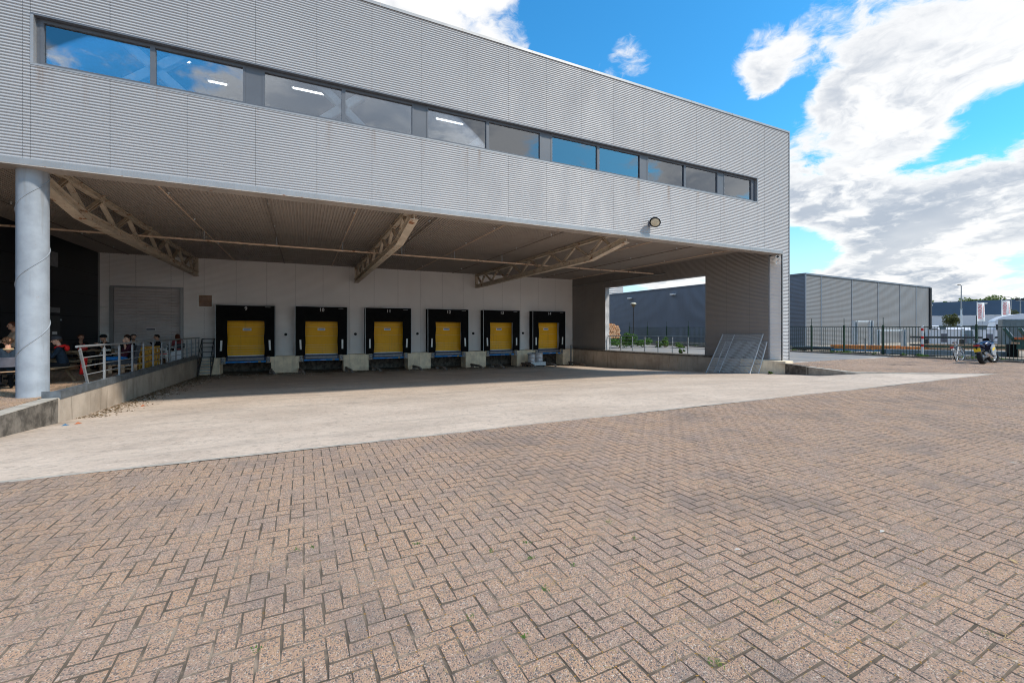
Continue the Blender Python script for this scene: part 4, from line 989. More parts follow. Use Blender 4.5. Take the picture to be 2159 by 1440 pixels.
# ------------------------------------------------------------------ beyond the building: fence, neighbours, stored goods
XFn = 31.5
def fence_x(y): return XFn + .02 * max(0, 14 - y)
k_ = MB()
for y0, y1 in ((6.8, 14), (14, 24), (24, 40)):
    a, b = fence_x(y0) - .75, fence_x(y1) - .75
    k_.add([(a, y0, -.05), (b, y1, -.05), (b + .5, y1, -.05), (a + .5, y0, -.05), (a, y0, .075), (b, y1, .075), (b + .5, y1, .075), (a + .5, y0, .075)], [(0, 1, 5, 4), (1, 2, 6, 5), (2, 3, 7, 6), (3, 0, 4, 7), (4, 5, 6, 7)])
tag(k_.build('kerb', 'concrete_dark'), kind='structure')
fn = thing('bar_fence', 'dark green steel bar fence between the yard and the storage ground', 'fence', (XFn, 20, 0))
def fp(y, z): return Vector((fence_x(y) - XFn, y - 20, z))
posts = [36.5, 33.8, 31.2, 28.6, 26.0, 23.4, 20.7, 18.0, 16.0, 13.9, 9.9, 7.4, 4.9]
for y in posts:
    MB().box(-.04, .04, -.04, .04, 0, 1.84, M=Matrix.Translation(fp(y, 0))).build('post', 'fence_green', fn)
    MB().bar(fp(y, 1.84), fp(y, 2.30), .018, .03, (0, 1, 0)).build('post_extension', 'fence_dark', fn)
for a, b in zip(posts[:-1], posts[1:]):
    for z in (.12, 1.72): MB().bar(fp(a, z), fp(b, z), .03, .04).build('fence_rail', 'fence_dark', fn)
bar_me = MB().box(-.009, .009, -.009, .009, .06, 1.70).mesh('fence_bar', 'fence_dark')
yb_ = 4.95
while yb_ < 36.4:
    if not (12.0 < yb_ < 12.2): link('fence_bar', bar_me, fn, fp(yb_, 0))
    yb_ += .135 if yb_ < 20 else .14
o = thing('gate_post', 'red and white striped steel gate post in the green fence', 'post', (fence_x(12.08), 12.08, 0))
for k in range(12): MB().cyl((0, 0, .15 * k), (0, 0, .15 * (k + 1) - .002), .055, n=10).build('band', 'red_plastic' if k in (4, 7, 10) else 'galvanised_light', o, 50)
MB().box(-.2, .2, -.5, .3, 0, .10).build('foot_block', 'dark_steel', o)

def sheetwall(parent, p0, p1, z0, z1, mat, org, pitch=.25, amp=.03, seg=2):
    """coarse horizontal profile for a distant wall"""
    p0 = Vector(p0); p1 = Vector(p1); dv = p1 - p0; L = dv.length; nr = Vector((dv.y, -dv.x)).normalized()
    n = int((z1 - z0) / pitch * 4); V = []
    for i in range(n + 1):
        z = z0 + (z1 - z0) * i / n; a = amp * (0, 1, 1, 0)[i % 4]
        for p in (p0, p1): V.append((p.x + nr.x * a - org[0], p.y + nr.y * a - org[1], z))
    return MB().add(V, [(2 * i, 2 * i + 1, 2 * i + 3, 2 * i + 2) for i in range(n)]).build('cladding_sheet', mat, parent)
# grey neighbour building right behind the fence
nb = thing('neighbour_hall', 'dark grey corrugated hall behind the green fence with vertical joints on its lit side', 'building', (35.4, 20.7, 0))
C0 = Vector((35.4, 20.7)); dR = Vector((59.0 - 35.4, 22.0 - 20.7)).normalized(); LR = 23.6; HT = 5.86
cuts = [0, 2.35, 7.3, 12.1, 16.6, 20.3, LR]
for a, b in zip(cuts[:-1], cuts[1:]): sheetwall(nb, C0 + dR * (a + .03), C0 + dR * (b - .03), .25, HT, 'cladding_grey', C0, .105, .010)
for c in cuts[1:-1]: MB().bar((dR.x * c, dR.y * c - .01, .2), (dR.x * c, dR.y * c - .01, HT), .09, .05, (0, 1, 0)).build('joint_strip', 'cladding_dark', nb)
MB().box(-.06, .06, -.06, .06, .1, HT + .03).build('corner_trim', 'cladding_dark', nb); MB().bar((dR.x * LR, dR.y * LR, .1), (dR.x * LR, dR.y * LR, HT), .3, .3, (0, 1, 0)).build('corner_trim', 'dark_steel', nb)
dL = Vector((-.012, 1)).normalized(); LL = 34
for a in range(0, 34, 6): sheetwall(nb, C0 + dL * min(a + 6.02, LL), C0 + dL * a, .25, HT, 'cladding_dark', C0, .105, .013)
MB().bar((0, 0, HT + .05), (dR.x * LR, dR.y * LR, HT + .05), .16, .12).build('roof_edge', 'cladding_dark', nb); MB().bar((0, 0, HT + .05), (dL.x * LL, dL.y * LL, HT + .05), .16, .12).build('roof_edge', 'cladding_dark', nb)
MB().add([(0, 0, HT - .1), (dR.x * LR, dR.y * LR, HT - .1), (dR.x * LR + dL.x * LL, dR.y * LR + LL, HT - .1), (dL.x * LL, LL, HT - .1)], [(0, 1, 2, 3)]).build('roof', 'backing', nb)
MB().bar((-.02, .05, .12), (dL.x * LL - .02, LL, .12), .1, .26).build('base', 'concrete_top', nb); MB().bar((.05, -.02, .12), (dR.x * LR, dR.y * LR - .02, .12), .1, .26).build('base', 'concrete_top', nb)
for i, y in enumerate((13.2, 19.8, 27.5)):
    l_ = thing('wall_light', ('white wall light nearest the building corner', 'white wall light in the middle of the opening view', 'white wall light at the far end of the dark hall wall')[i], 'lamp', (35.4 - .02 + dL.x * y, 20.7 + y, 5.15), group='lights high on the dark hall wall')
    MB().box(-.30, -.02, -.28, .28, 0, .14).build('body', 'white_paint', l_); MB().box(-.28, -.05, -.25, .25, -.03, -.002).build('lens', 'lamp_glass', l_)
an = thing('roof_box', 'pale corrugated plant room rising behind the dark hall', 'building', (40, 51.0, 0))
for a, b in (((36.0, 58.5), (36.0, 52.4)), ((36.0, 52.4), (44, 52.4))): sheetwall(an, a, b, 3.0, 9.0, 'cladding', (40, 51), .3, .03)
MB().box(-4.05, 4.05, 1.3, 1.42, 8.95, 9.1).build('roof_edge', 'cladding_dark', an)
# street lamp, logs and bushes seen through the side opening
o = thing('street_lamp', 'black post lamp with a pale bowl beyond the side opening', 'street lamp', (30.2, 34.4, 0))
MB().cyl((0, 0, 0), (0, 0, 1.0), .085, n=12).build('base', 'dark_steel', o, 50); MB().cyl((0, 0, 1.0), (0, 0, 3.75), .055, .05, 12).build('pole', 'dark_steel', o, 50)
MB().lathe([(.05, 3.75), (.08, 3.8), (.13, 3.86), (.24, 4.05)], (0, 0, 0), 16).build('bowl', 'lamp_bowl' if 'lamp_bowl' in MATS else mk('lamp_bowl', (.16, .12, .06), .5), o, 50)
MB().lathe([(.24, 4.052), (.30, 4.09), (.30, 4.12), (.24, 4.2), (.1, 4.26)], (0, 0, 0), 16).build('hood', 'lamp_glass', o, 50)
o = thing('log_pile', 'stack of orange barked logs beside the jamb of the side opening', 'log pile', (29.0, 36.5, 0))
random.seed(3)
for j in range(7):
    for i in range(9 - (j > 4) * (j - 4)):
        r_ = random.uniform(.11, .15); x = -1.15 + i * .27 + (j % 2) * .12 + random.uniform(-.03, .03); z = .6 + r_ + j * .21
        lg = MB().cyl((x, random.uniform(-.08, .08), z), (x + random.uniform(-.02, .02), 1.1, z), r_, n=9).build('log', 'wood_orange', o, 50)
        MB().cyl((x, -.085, z), (x, -.09, z), r_ * .8, n=9).build('cut_face', 'wood_pale', lg)
for x in (-1.2, 1.1): MB().box(x, x + .12, 0, 1.1, 0, .6).build('bearer', 'wood_grey', o)
def leaf_cloud(c, rad, n, size, seed, flat=.9):
    """many small leaf faces spread through lumpy clumps"""
    r = np.random.default_rng(seed); V = np.empty((n, 4, 3)); k = max(5, n // 160)
    cc = r.normal(0, 1, (k, 3)); cc /= np.linalg.norm(cc, axis=1)[:, None]; cc *= (r.random((k, 1)) ** .5) * .72
    cr = r.uniform(.28, .48, k); w_ = r.integers(0, k, n)
    d_ = r.normal(0, 1, (n, 3)); d_ /= np.linalg.norm(d_, axis=1)[:, None]
    p = (cc[w_] + d_ * (cr[w_] * r.random(n) ** .35)[:, None]) * np.array(rad) + np.array(c)
    u = r.normal(0, 1, (n, 3)); u[:, 2] *= .6; u /= np.linalg.norm(u, axis=1)[:, None]; v = np.cross(u, r.normal(0, 1, (n, 3))); v /= np.linalg.norm(v, axis=1)[:, None]
    s_ = size * r.uniform(.6, 1.3, n)[:, None]
    V[:, 0] = p - u * s_; V[:, 1] = p - v * s_ * .45 + d_ * s_ * .1; V[:, 2] = p + u * s_; V[:, 3] = p + v * s_ * .45
    return V.reshape(-1, 3), np.arange(n * 4).reshape(n, 4)
def bush(name, label, loc, rad, n, size, seed, mat='leaf_bush', group=None):
    o = thing(name, label, 'bush' if 'bush' in name else 'plant', loc, group=group)
    rad = tuple(r_ * 1.25 for r_ in rad); V, F = leaf_cloud((0, 0, rad[2] * .8), rad, n, size * 1.35, seed); link('foliage', np_mesh('foliage', V, F, mat), o)
    m = MB(); r = random.Random(seed)
    for _ in range(5): m.tube([(r.uniform(-.1, .1), r.uniform(-.1, .1), -.02), (r.uniform(-.5, .5) * rad[0], r.uniform(-.5, .5) * rad[1], rad[2])], [.02, .008], 5)
    m.build('stem', 'bark', o)
G_ = 'bushes beyond the side opening'
bush('bush', 'leafy green bush below the log pile, nearest the jamb', (23.6, 28.6, 0), (.9, .6, .45), 1500, .055, 1, group=G_)
bush('bush', 'tall green bush left of the lamp post beyond the opening', (25.0, 28.8, 0), (.8, .6, .62), 1700, .055, 2, group=G_)
bush('bush', 'round bush in front of the lamp post foot', (26.1, 28.6, 0), (.75, .5, .5), 1300, .05, 3, group=G_)
bush('bush', 'yellow-green low shrub right of the lamp post', (27.6, 28.2, 0), (.55, .4, .26), 700, .045, 4, 'leaf_weed', G_)
bush('bush', 'upright bright shrub between two railing posts', (27.5, 27.4, 0), (.42, .4, .5), 800, .045, 5, 'leaf_weed', G_)
bush('bush', 'flat weedy shrub farthest right along the fence foot', (28.0, 26.3, 0), (.7, .4, .22), 700, .045, 6, 'leaf_weed', G_)
bush('weed', 'single weed rising behind the side railing', (20.75, 19.35, .1), (.16, .16, .2), 140, .05, 7)
bush('weed', 'small bright weed at the foot of the corner plinth', (19.62, 13.02, zg(19.6, 13.0)), (.1, .1, .07), 90, .035, 8, 'leaf_weed')
bush('weed', 'weed growing beside the foot of the round column', (-5.08, 14.0, .1), (.08, .13, .07), 110, .03, 9, 'leaf_weed')

# --- stored goods behind the fence
def portal(label, a, b, zt_, mat='galvanised_light'):
    o = thing('steel_portal', label, 'steel frame', (a[0], a[1], 0), group='pale steel portal frames behind the fence'); A_ = Vector((0, 0, 0)); B_ = Vector((b[0] - a[0], b[1] - a[1], 0)); s_ = B_.normalized()
    for P_ in (A_, B_):
        for q in (-1, 1): MB().bar(P_ + s_ * q * .11, P_ + s_ * q * .11 + Vector((0, 0, zt_)), .02, .22, (s_.y, -s_.x, 0)).build('flange', mat, o)
        MB().bar(P_, P_ + Vector((0, 0, zt_)), .20, .02, (s_.y, -s_.x, 0)).build('web', 'steel_greyblue', o)
    MB().bar(A_ + Vector((0, 0, zt_ - .06)), B_ + Vector((0, 0, zt_ - .06)), .12, .10).build('head', mat, o)
portal('taller pale steel portal frame standing behind the fence', (35.55, 17.35), (36.6, 16.9), 2.2)
portal('lower pale steel portal frame right of the taller one', (39.3, 17.7), (41.1, 16.85), 1.55)
def beam_stack(name, label, x, y, L, ang, rows, mats, z0=.12, cat='beams'):
    o = thing(name, label, cat, (x, y, 0), ang)
    for q in (-.3, .35): MB().box(q * L - .06, q * L + .06, -.55, .55, 0, z0).build('bearer', 'wood_grey', o)
    r = random.Random(int(x * 10)); z = z0
    for j, (n, h_, w_) in enumerate(rows):
        for i in range(n):
            yy = -.5 + (i + .5) * 1.0 / n; dx = r.uniform(-.25, .25)
            MB().box(-L / 2 + dx, L / 2 + dx, yy - w_ / 2, yy + w_ / 2, z + .003, z + h_).build('beam', mats[j % len(mats)], o)
        z += h_
beam_stack('beam_stack', 'low stack of orange and blue beams behind the left stretch of fence', 33.9, 15.9, 3.4, R(-64), [(3, .13, .28), (3, .12, .26), (2, .14, .3)], ['steel_blue', 'wood_orange', 'wood_orange'])
beam_stack('beam_stack', 'second orange plank stack in front of the lower portal frame', 35.2, 14.2, 3.6, R(-50), [(4, .10, .2), (3, .12, .26), (2, .12, .3)], ['dark_steel', 'wood_orange', 'wood_orange'])
beam_stack('beam_stack', 'dark timber lying on the ground beside the hall corner', 33.2, 18.6, 2.6, R(-70), [(4, .13, .2), (2, .10, .3)], ['dark_steel', 'steel_greyblue'])
beam_stack('beam_stack', 'long grey-blue girders lying along the fence foot by the striped post', 33.0, 11.9, 5.2, R(-58), [(2, .28, .3)], ['steel_greyblue'], .1)
beam_stack('beam_stack', 'green and yellow timber stack behind the bicycle', 36.8, 11.6, 4.6, R(-62), [(4, .10, .2), (4, .10, .2), (3, .1, .25)], ['wood_pale', 'fence_green', 'wood_grey'], .35)
o = thing('steel_rack', 'dark steel trestle rack with pale pegs behind the striped post', 'rack', (38.5, 13.6, 0), R(-55))
for x in (-.9, .9): MB().box(x - .06, x + .06, -.05, .05, 0, 1.62).build('upright', 'galvanised_light', o)
for z in (.45, .98): MB().box(-1.7, 1.7, -.3, .3, z, z + .12).build('shelf_beam', 'dark_steel', o)
for x in (-.95, .85): MB().box(x - .1, x + .1, -.12, .12, .58, .9).build('spacer', 'dark_steel', o)
o = thing('survey_stake', 'thin grey stake in front of the orange beams', 'stake', (32.3, 15.2, 0)); MB().box(-.03, .03, -.03, .03, 0, .95).build('post', 'galvanised', o); MB().box(-.05, .05, -.04, .04, .95, .97).build('cap', 'galvanised', o)

# container, machine and crates at the right
o = thing('storage_container', 'dark grey steel container at the right edge behind the fence', 'container', (54.0, 15.6, 0), R(-68))
MB().box(0, 9, -2.4, 0, .12, 2.28).build('shell', 'container_grey', o)
for k in range(30): MB().box(.15 + k * .295, .29 + k * .295, -2.43, -2.402, .3, 2.1).build('rib', 'container_grey', o)
for x in (0, 8.9): MB().box(x, x + .12, -2.44, -2.34, .02, 2.36).build('corner_post', 'container_grey', o)
MB().box(-.02, 9.05, -2.44, .02, 2.29, 2.38).build('top_rail', 'steel_greyblue', o)
o = thing('farm_machine', 'orange and dark green implement with angled arms parked behind the motorcycle', 'machine', (34.4, 8.35, 0), R(-64))
MB().box(-.95, 1.05, -.35, .35, .55, 1.05).build('body', 'machine_green', o); MB().box(-1.0, 1.4, -.4, .4, 1.05, 1.16).build('top_frame', 'machine_orange', o)
MB().box(.1, 1.0, -.3, .3, .05, .54).build('tank', 'red_plastic', o)
MB().box(1.42, 1.62, -.1, .1, 0, 1.12).build('post', 'machine_orange', o); MB().box(1.2, 1.41, -.14, .14, 0, 1.05).build('leg', 'dark_steel', o)
for x, a in ((-1.25, -.32), (-.72, -.30)):
    MB().bar((x + .35, 0, .8), (x + a * .3, 0, 1.65), .1, .22, (0, 1, 0)).build('arm', 'machine_green', o); MB().bar((x + .42, -.08, .9), (x + a * .3 + .08, -.08, 1.66), .03, .05, (0, 1, 0)).build('arm_edge', 'galvanised_light', o)
MB().bar((.35, 0, 1.2), (.62, 0, 1.65), .06, .30, (0, 1, 0)).build('guard', 'red_plastic', o); MB().box(-1.2, -.9, -.3, .3, .12, .8).build('tyre_block', 'rubber_black', o)
MB().box(-1.15, -.85, -.42, -.32, .82, .92).build('tray', 'wood_pale', o)
for x in (.55, 1.0): MB().bar((x, 0, 1.16), (x + .05, 0, 1.85), .03, .04, (0, 1, 0)).build('stake', 'straw', o)
o = thing('crate_stack', 'timber and sheet crates stacked at the right edge behind the fence', 'crates', (33.6, 6.75, 0), R(-68))
z = .05
for k, (h_, mt) in enumerate(((.14, 'wood_grey'), (.22, 'plastic_white'), (.08, 'dark_steel'), (.26, 'steel_greyblue'), (.06, 'wood_pale'), (.2, 'plastic_white'), (.3, 'steel_greyblue'))):
    MB().box(-.6, 1.6, -.5, .5, z, z + h_ - .01).build('layer', mt, o); z += h_
for x in (-.7, -.62): MB().box(x, x + .06, -.45, .45, 0, 1.5).build('side_frame', 'fence_dark', o)
for k in range(5): MB().box(-.98, -.72, -.4, .4, .1 + k * .22, .28 + k * .22).build('side_crate', 'wood_grey', o)

# --- vehicles and boxes farther back
def van(label, x, y, rz, L, Wd, H, mat='plastic_white', nose=True):
    o = thing('parked_van', label, 'van', (x, y, 0), rz)
    prof = [(-L / 2, .35), (L / 2, .35), (L / 2, .95), (L / 2 - .15, 1.1), (L / 2 - .75, H - .25), (L / 2 - 1.2, H), (-L / 2 + .1, H), (-L / 2, H - .12)]
    MB().prism(prof, -Wd / 2, Wd / 2, 'y').build('body', mat, o)
    MB().add([(L / 2 - .22, -Wd / 2 + .15, 1.15), (L / 2 - .22, Wd / 2 - .15, 1.15), (L / 2 - .74, Wd / 2 - .2, H - .3), (L / 2 - .74, -Wd / 2 + .2, H - .3)], [(0, 1, 2, 3)]).build('windscreen', 'dark_steel', o, loc=(.03, 0, .02))
    MB().box(L / 2 - 1.7, L / 2 - .95, -Wd / 2 - .006, -Wd / 2 - .001, 1.1, H - .35).build('side_window', 'dark_steel', o)
    for sx in (-L / 2 + .8, L / 2 - .75):
        for sy in (-1, 1):
            wh = MB().cyl((sx, sy * (Wd / 2 - .2), .33), (sx, sy * (Wd / 2 + .01), .33), .33, n=16).build('wheel', 'tyre', o, 50); MB().cyl((sx, sy * (Wd / 2 + .012), .33), (sx, sy * (Wd / 2 + .03), .33), .19, n=12).build('rim', 'galvanised', wh, 50)
van('white van with a rounded roof just right of the grey hall', 63.5, 24.2, R(-150), 5.0, 1.95, 1.95)
van('white van standing left of the first flag pole', 70.2, 23.6, R(-160), 5.2, 1.95, 1.75)
for i, (x, y, w_, h_, mt, lb) in enumerate(((58.2, 20.6, 2.2, 1.45, 'plastic_white', 'white storage cabinet behind the striped post'), (60.6, 20.0, 1.3, 1.4, 'steel_greyblue', 'grey covered cabinet right of the white ones'), (62.8, 20.2, 1.6, 1.35, 'far_white', 'pale cabinet with a machine front below the small tree'), (65.2, 19.5, 2.4, 1.4, 'plastic_white', 'white cabinet left of the truck'))):
    o = thing('cabinet', lb, 'cabinet', (x, y, 0), R(-65), group='cabinets behind the storage ground')
    MB().box(-w_ / 2, w_ / 2, -.6, .6, .08, h_).build('body', mt, o); MB().box(-w_ / 2 - .04, w_ / 2 + .04, -.64, .64, h_ + .002, h_ + .07).build('lid', 'far_white', o); MB().box(-.25, .2, -.62, -.602, .25, h_ - .35).build('panel', 'plastic_grey', o)
    for x2 in (-w_ / 2 + .1, w_ / 2 - .2): MB().box(x2, x2 + .1, -.5, .5, 0, .078).build('foot', 'dark_steel', o)
o = thing('truck', 'white lorry cab with a wind deflector behind the grey container', 'truck', (66.5, 18.6, 0), R(-62))
MB().prism([(-1.2, .5), (1.15, .5), (1.15, 2.3), (-1.0, 2.3), (-1.2, 1.6)], -1.2, 1.2, 'y').build('cab', 'plastic_white', o)
MB().prism([(-1.1, 2.305), (1.15, 2.305), (1.15, 3.15), (.3, 3.05), (-.5, 2.85), (-1.0, 2.5)], -1.15, 1.15, 'y').build('deflector', 'plastic_white', o)
MB().box(-1.0, .1, -1.215, -1.202, 1.35, 2.05).build('side_window', 'dark_steel', o); MB().box(-1.1, 1.1, -1.22, -1.205, .75, .95).build('stripe', 'machine_green', o)
MB().box(1.4, 4.5, -1.2, 1.2, .9, 1.15).build('chassis', 'dark_steel', o); MB().cyl((1.3, -.9, 1.0), (1.3, -.9, 3.2), .08, n=8).build('exhaust', 'vent_brown', o)
for sx in (-.5, 2.8):
    for sy in (-1, 1): MB().cyl((sx, sy * .85, .5), (sx, sy * 1.2, .5), .5, n=18).build('wheel', 'tyre', o, 50)
# far hall with the blue upper band
fb = thing('far_hall', 'long far hall with a dark blue upper band over pale walls', 'building', (163, 40, 0))
for k in range(12):
    y0 = -100 + k * 11
    MB().box(0, .3, y0, y0 + 10.95, 5.15, 9.0).build('upper_panel', 'far_blue', fb); MB().box(.05, .35, y0, y0 + 10.95, 2.4, 5.12).build('lower_panel', 'far_white', fb)
MB().box(.2, 60, -100, 32, 0, 2.38).build('base_wall', 'container_grey', fb); MB().box(.31, 60, -100, 32, 8.6, 8.9).build('roof', 'far_white', fb)
for k in range(8): MB().box(-.2, 0, 20 - k * 11, 21.2 - k * 11, 8.1, 8.35).build('wall_lamp', 'white_paint', fb)
lettering('C 14', 1.2, 'plastic_grey', fb, (-.02, 3.5, 2.95), (PI / 2, 0, -PI / 2), 'dock_lettering')
# flags
def flag(label, x, y, h_, w_, fh, text):
    o = thing('flag', label, 'flag', (x, y, 0), group='white advertising flags on poles')
    MB().cyl((0, 0, 0), (0, 0, h_ + .15), .05, .035, 8).build('pole', 'galvanised_light', o, 50)
    V = []; nxq, nzq = 8, 16; dx, dy = RGT[0], RGT[1]
    def wav(u, v): return .06 * math.sin(u * 5 + v * 2.2)
    for j in range(nzq + 1):
        for i in range(nxq + 1):
            u = i / nxq; v = j / nzq; s_ = .06 + u * w_; q = wav(u, v)
            V.append((dx * s_ + FWD[0] * q, dy * s_ + FWD[1] * q, h_ - fh * (1 - v) - .03 * u))
    cl = MB().add(V, [(j * (nxq + 1) + i, j * (nxq + 1) + i + 1, (j + 1) * (nxq + 1) + i + 1, (j + 1) * (nxq + 1) + i) for j in range(nzq) for i in range(nxq)]).build('cloth', 'flag_cloth', o, True)
    ang = math.atan2(dy, dx)
    for tx, sz, pos in ((text, .46, .36), ('transport', .20, .80)):
        me = textmesh(tx, sz, .003); L = max(v.co.x for v in me.vertices) - min(v.co.x for v in me.vertices); me.materials.clear(); me.materials.append(MATS['flag_red'])
        k = fh * (.80 if tx == text else .62) / L
        for v in me.vertices:      # run the line up the cloth and lay it on its waves
            a, b_, c_ = v.co.x * k, v.co.y * 1.25, v.co.z
            s_ = .06 + w_ * pos - b_; u = (s_ - .06) / w_; vv = .52 + a / fh; q = wav(u, vv) - .02 - c_
            v.co = (dx * s_ + FWD[0] * q, dy * s_ + FWD[1] * q, h_ - fh * (1 - vv) - .03 * u)
        me.update(); link('lettering', me, cl)
flag('left white flag with red lettering above the white cabinets', 83.9, 26.25, 5.2, 1.0, 2.55, 'JENNISKENS')
flag('right white flag with red lettering above the truck', 87.0, 24.8, 5.45, 1.15, 2.2, 'JENNISKENS')
# lamp posts
def lamp_post(label, x, y, h_, arm, kind=0):
    o = thing('lamp_post', label, 'lamp post', (x, y, 0)); MB().cyl((0, 0, 0), (0, 0, h_ * .55), .11, .09, 10).build('lower_pole', 'galvanised_light', o, 50); MB().cyl((0, 0, h_ * .55), (0, 0, h_), .08, .06, 10).build('upper_pole', 'galvanised', o, 50)
    if kind == 0:
        MB().tube([(0, 0, h_ - .05), (-RGT[0] * arm * .4, -RGT[1] * arm * .4, h_ + .12), (-RGT[0] * arm, -RGT[1] * arm, h_ + .15)], [.05, .04, .035], 8).build('arm', 'galvanised', o, 50)
        MB().box(-RGT[0] * arm - .3, -RGT[0] * arm + .1, -RGT[1] * arm - .12, -RGT[1] * arm + .12, h_ + .1, h_ + .2).build('head', 'dark_steel', o)
    else:
        MB().bar((-RGT[0] * .7, -RGT[1] * .7, h_), (RGT[0] * .7, RGT[1] * .7, h_), .1, .1).build('crossbar', 'galvanised', o)
        for s_ in (-.55, .5): MB().box(RGT[0] * s_ - .25, RGT[0] * s_ + .25, RGT[1] * s_ - .2, RGT[1] * s_ + .2, h_ + .06, h_ + .36).build('floodlight', 'dark_steel', o)
    for z in (h_ * .45, h_ * .56): MB().bar((-RGT[0] * .2, -RGT[1] * .2, z), (RGT[0] * .2, RGT[1] * .2, z), .05, .06).build('clamp', 'galvanised_light', o)
lamp_post('tall street lamp rising right of the grey hall', 87.4, 29.0, 7.9, .3)
lamp_post('street lamp with a curved arm behind the right flag', 127.8, 35.1, 7.8, 1.3)
lamp_post('pale mast with twin floodlights at the right edge', 104.2, 27.6, 6.1, 0, 1)
# trees
def tree(label, x, y, h_, crown, n, size, seed, mat='leaf_tree', group=None):
    o = thing('tree', label, 'tree', (x, y, 0), group=group); r = random.Random(seed); m = MB(); zc = h_ - crown[2]
    m.tube([(0, 0, -.1), (r.uniform(-.05, .05), .03, zc * .5), (0, 0, zc)], [.05 * h_ * .5, .035 * h_ * .5, .02 * h_ * .5], 8)
    for _ in range(7):
        a = r.uniform(0, 6.28); m.tube([(0, 0, zc * .65), (crown[0] * .35 * math.cos(a), crown[1] * .35 * math.sin(a), zc), (crown[0] * .7 * math.cos(a), crown[1] * .7 * math.sin(a), zc + r.uniform(-.2, .5) * crown[2])], [.012 * h_, .008 * h_, .003 * h_], 5)
    m.build('trunk', 'bark', o, True); V, F = leaf_cloud((0, 0, zc), crown, n, size, seed); link('crown', np_mesh('crown', V, F, mat), o)
tree('small bushy tree left of the tall street lamp', 94.3, 32.3, 4.5, (1.45, 1.45, 1.45), 2600, .12, 11)
tree('small tree behind the right flag pole', 111.2, 29.8, 5.2, (1.2, 1.2, 1.5), 1800, .13, 12)
for i, (x, y, h_, c) in enumerate(((233, 90, 14.0, (6, 7, 4)), (240, 83, 13.2, (5, 5, 4)), (247, 78.5, 14.6, (7, 7, 4.5)), (252, 73.5, 15.4, (8, 7.5, 5)), (257, 68, 14.8, (7, 7, 4.5)))):
    tree(('round tree top at the left end of the far blue hall', 'low tree top behind the far hall near the tall lamp', 'spreading tree top behind the far hall roof', 'highest tree top above the far blue hall', 'tree top sloping down towards the right flag')[i], x, y, h_, c, 2600, .5, 20 + i, 'leaf_far', 'trees behind the far hall')

# ------------------------------------------------------------------ bicycle and motorcycle
def ring(mb, c, r_, rad, axis_m, n=28, k=8, mi=0): mb.tube([Vector(c) + axis_m @ Vector((r_ * math.cos(a), 0, r_ * math.sin(a))) for a in np.linspace(0, 2 * PI, n + 1)[:-1]], rad, k, mi, closed=True)
I3 = Matrix.Identity(3)
o = thing('bicycle', 'grey city bicycle parked against the green fence', 'bicycle', (29.85, 9.98, 0), R(9)); o.rotation_euler = (R(-9), 0, R(9))
fw = Matrix.Rotation(R(-16), 3, 'Z')
for (wx, Mx) in ((-.53, I3), (.53, fw)):
    t_ = MB(); ring(t_, (wx, 0, .34), .325, .018, Mx); wt = t_.build('wheel', 'tyre', o, True)
    t_ = MB(); ring(t_, (wx, 0, .34), .30, .012, Mx); t_.build('rim', 'galvanised_light', wt, True)
    t_ = MB().cyl(Vector((wx, 0, .34)) + Mx @ Vector((0, -.05, 0)), Vector((wx, 0, .34)) + Mx @ Vector((0, .05, 0)), .022, n=8)
    for a in np.linspace(0, 2 * PI, 17)[:-1]: t_.cyl(Vector((wx, 0, .34)), Vector((wx, 0, .34)) + Mx @ Vector((.30 * math.cos(a), 0, .30 * math.sin(a))), .003, n=4)
    t_.build('spokes', 'galvanised_light', wt)
    t_ = MB(); t_.tube([Vector((wx, 0, .34)) + Mx @ Vector((.365 * math.cos(a), 0, .365 * math.sin(a))) for a in np.linspace(R(10), R(175) if wx < 0 else R(150), 14)], .022, 6); t_.build('mudguard', 'bike_grey', o, True)
f_ = MB()
for a, b, r_ in (((-.53, 0, .34), (-.12, 0, .29), .012), ((-.53, 0, .34), (-.24, 0, .78), .011), ((-.12, 0, .29), (-.27, 0, .88), .017), ((-.12, 0, .29), (.36, 0, .70), .019), ((-.24, 0, .72), (.35, 0, .82), .017), ((.35, 0, .68), (.31, 0, .98), .019), ((.37, .04, .66), (.53, .04, .34), .012), ((.37, -.04, .66), (.53, -.04, .34), .012)): f_.cyl(a, b, r_, n=8)
f_.build('frame', 'bike_grey', o, 50)
MB().tube([(.31, 0, .98), (.30, 0, 1.06), (.29, .10, 1.10), (.27, .24, 1.10), (.16, .29, 1.07)], .011, 8).tube([(.30, 0, 1.06), (.29, -.10, 1.10), (.27, -.24, 1.10), (.16, -.29, 1.07)], .011, 8).build('handlebar', 'chrome', o, True)
MB().sphere((-.30, 0, .94), .1, 12, 6, 0, (1.35, .75, .35)).build('saddle', 'leather_brown', o, True); MB().cyl((-.27, 0, .86), (-.29, 0, .92), .013, n=8).build('seat_post', 'chrome', o)
MB().box(-.95, -.90, -.06, .06, .66, .74).build('rear_light', 'red_plastic', o); MB().box(-.90, -.42, -.07, .07, .74, .755).build('luggage_rack', 'bike_grey', o)
MB().cyl((-.12, -.05, .29), (-.12, -.035, .29), .085, n=18).build('chainring', 'bike_grey', o); MB().bar((-.12, -.07, .29), (-.02, -.07, .16), .02, .02).bar((-.12, .07, .29), (-.22, .07, .42), .02, .02).build('crank', 'chrome', o)
MB().cyl((-.45, .05, .32), (-.38, .22, .02), .01, n=6).build('kickstand', 'chrome', o)
o = thing('bicycle_stand', 'low steel bicycle rack on the ground beside the bicycle', 'bicycle rack', (30.2, 9.35, 0), R(80))
for k in range(4): MB().tube([(-.6 + k * .35, -.2, 0), (-.6 + k * .35, -.2, .3), (-.6 + k * .35, .2, .3), (-.6 + k * .35, .2, 0)], .014, 6).build('hoop', 'galvanised', o)
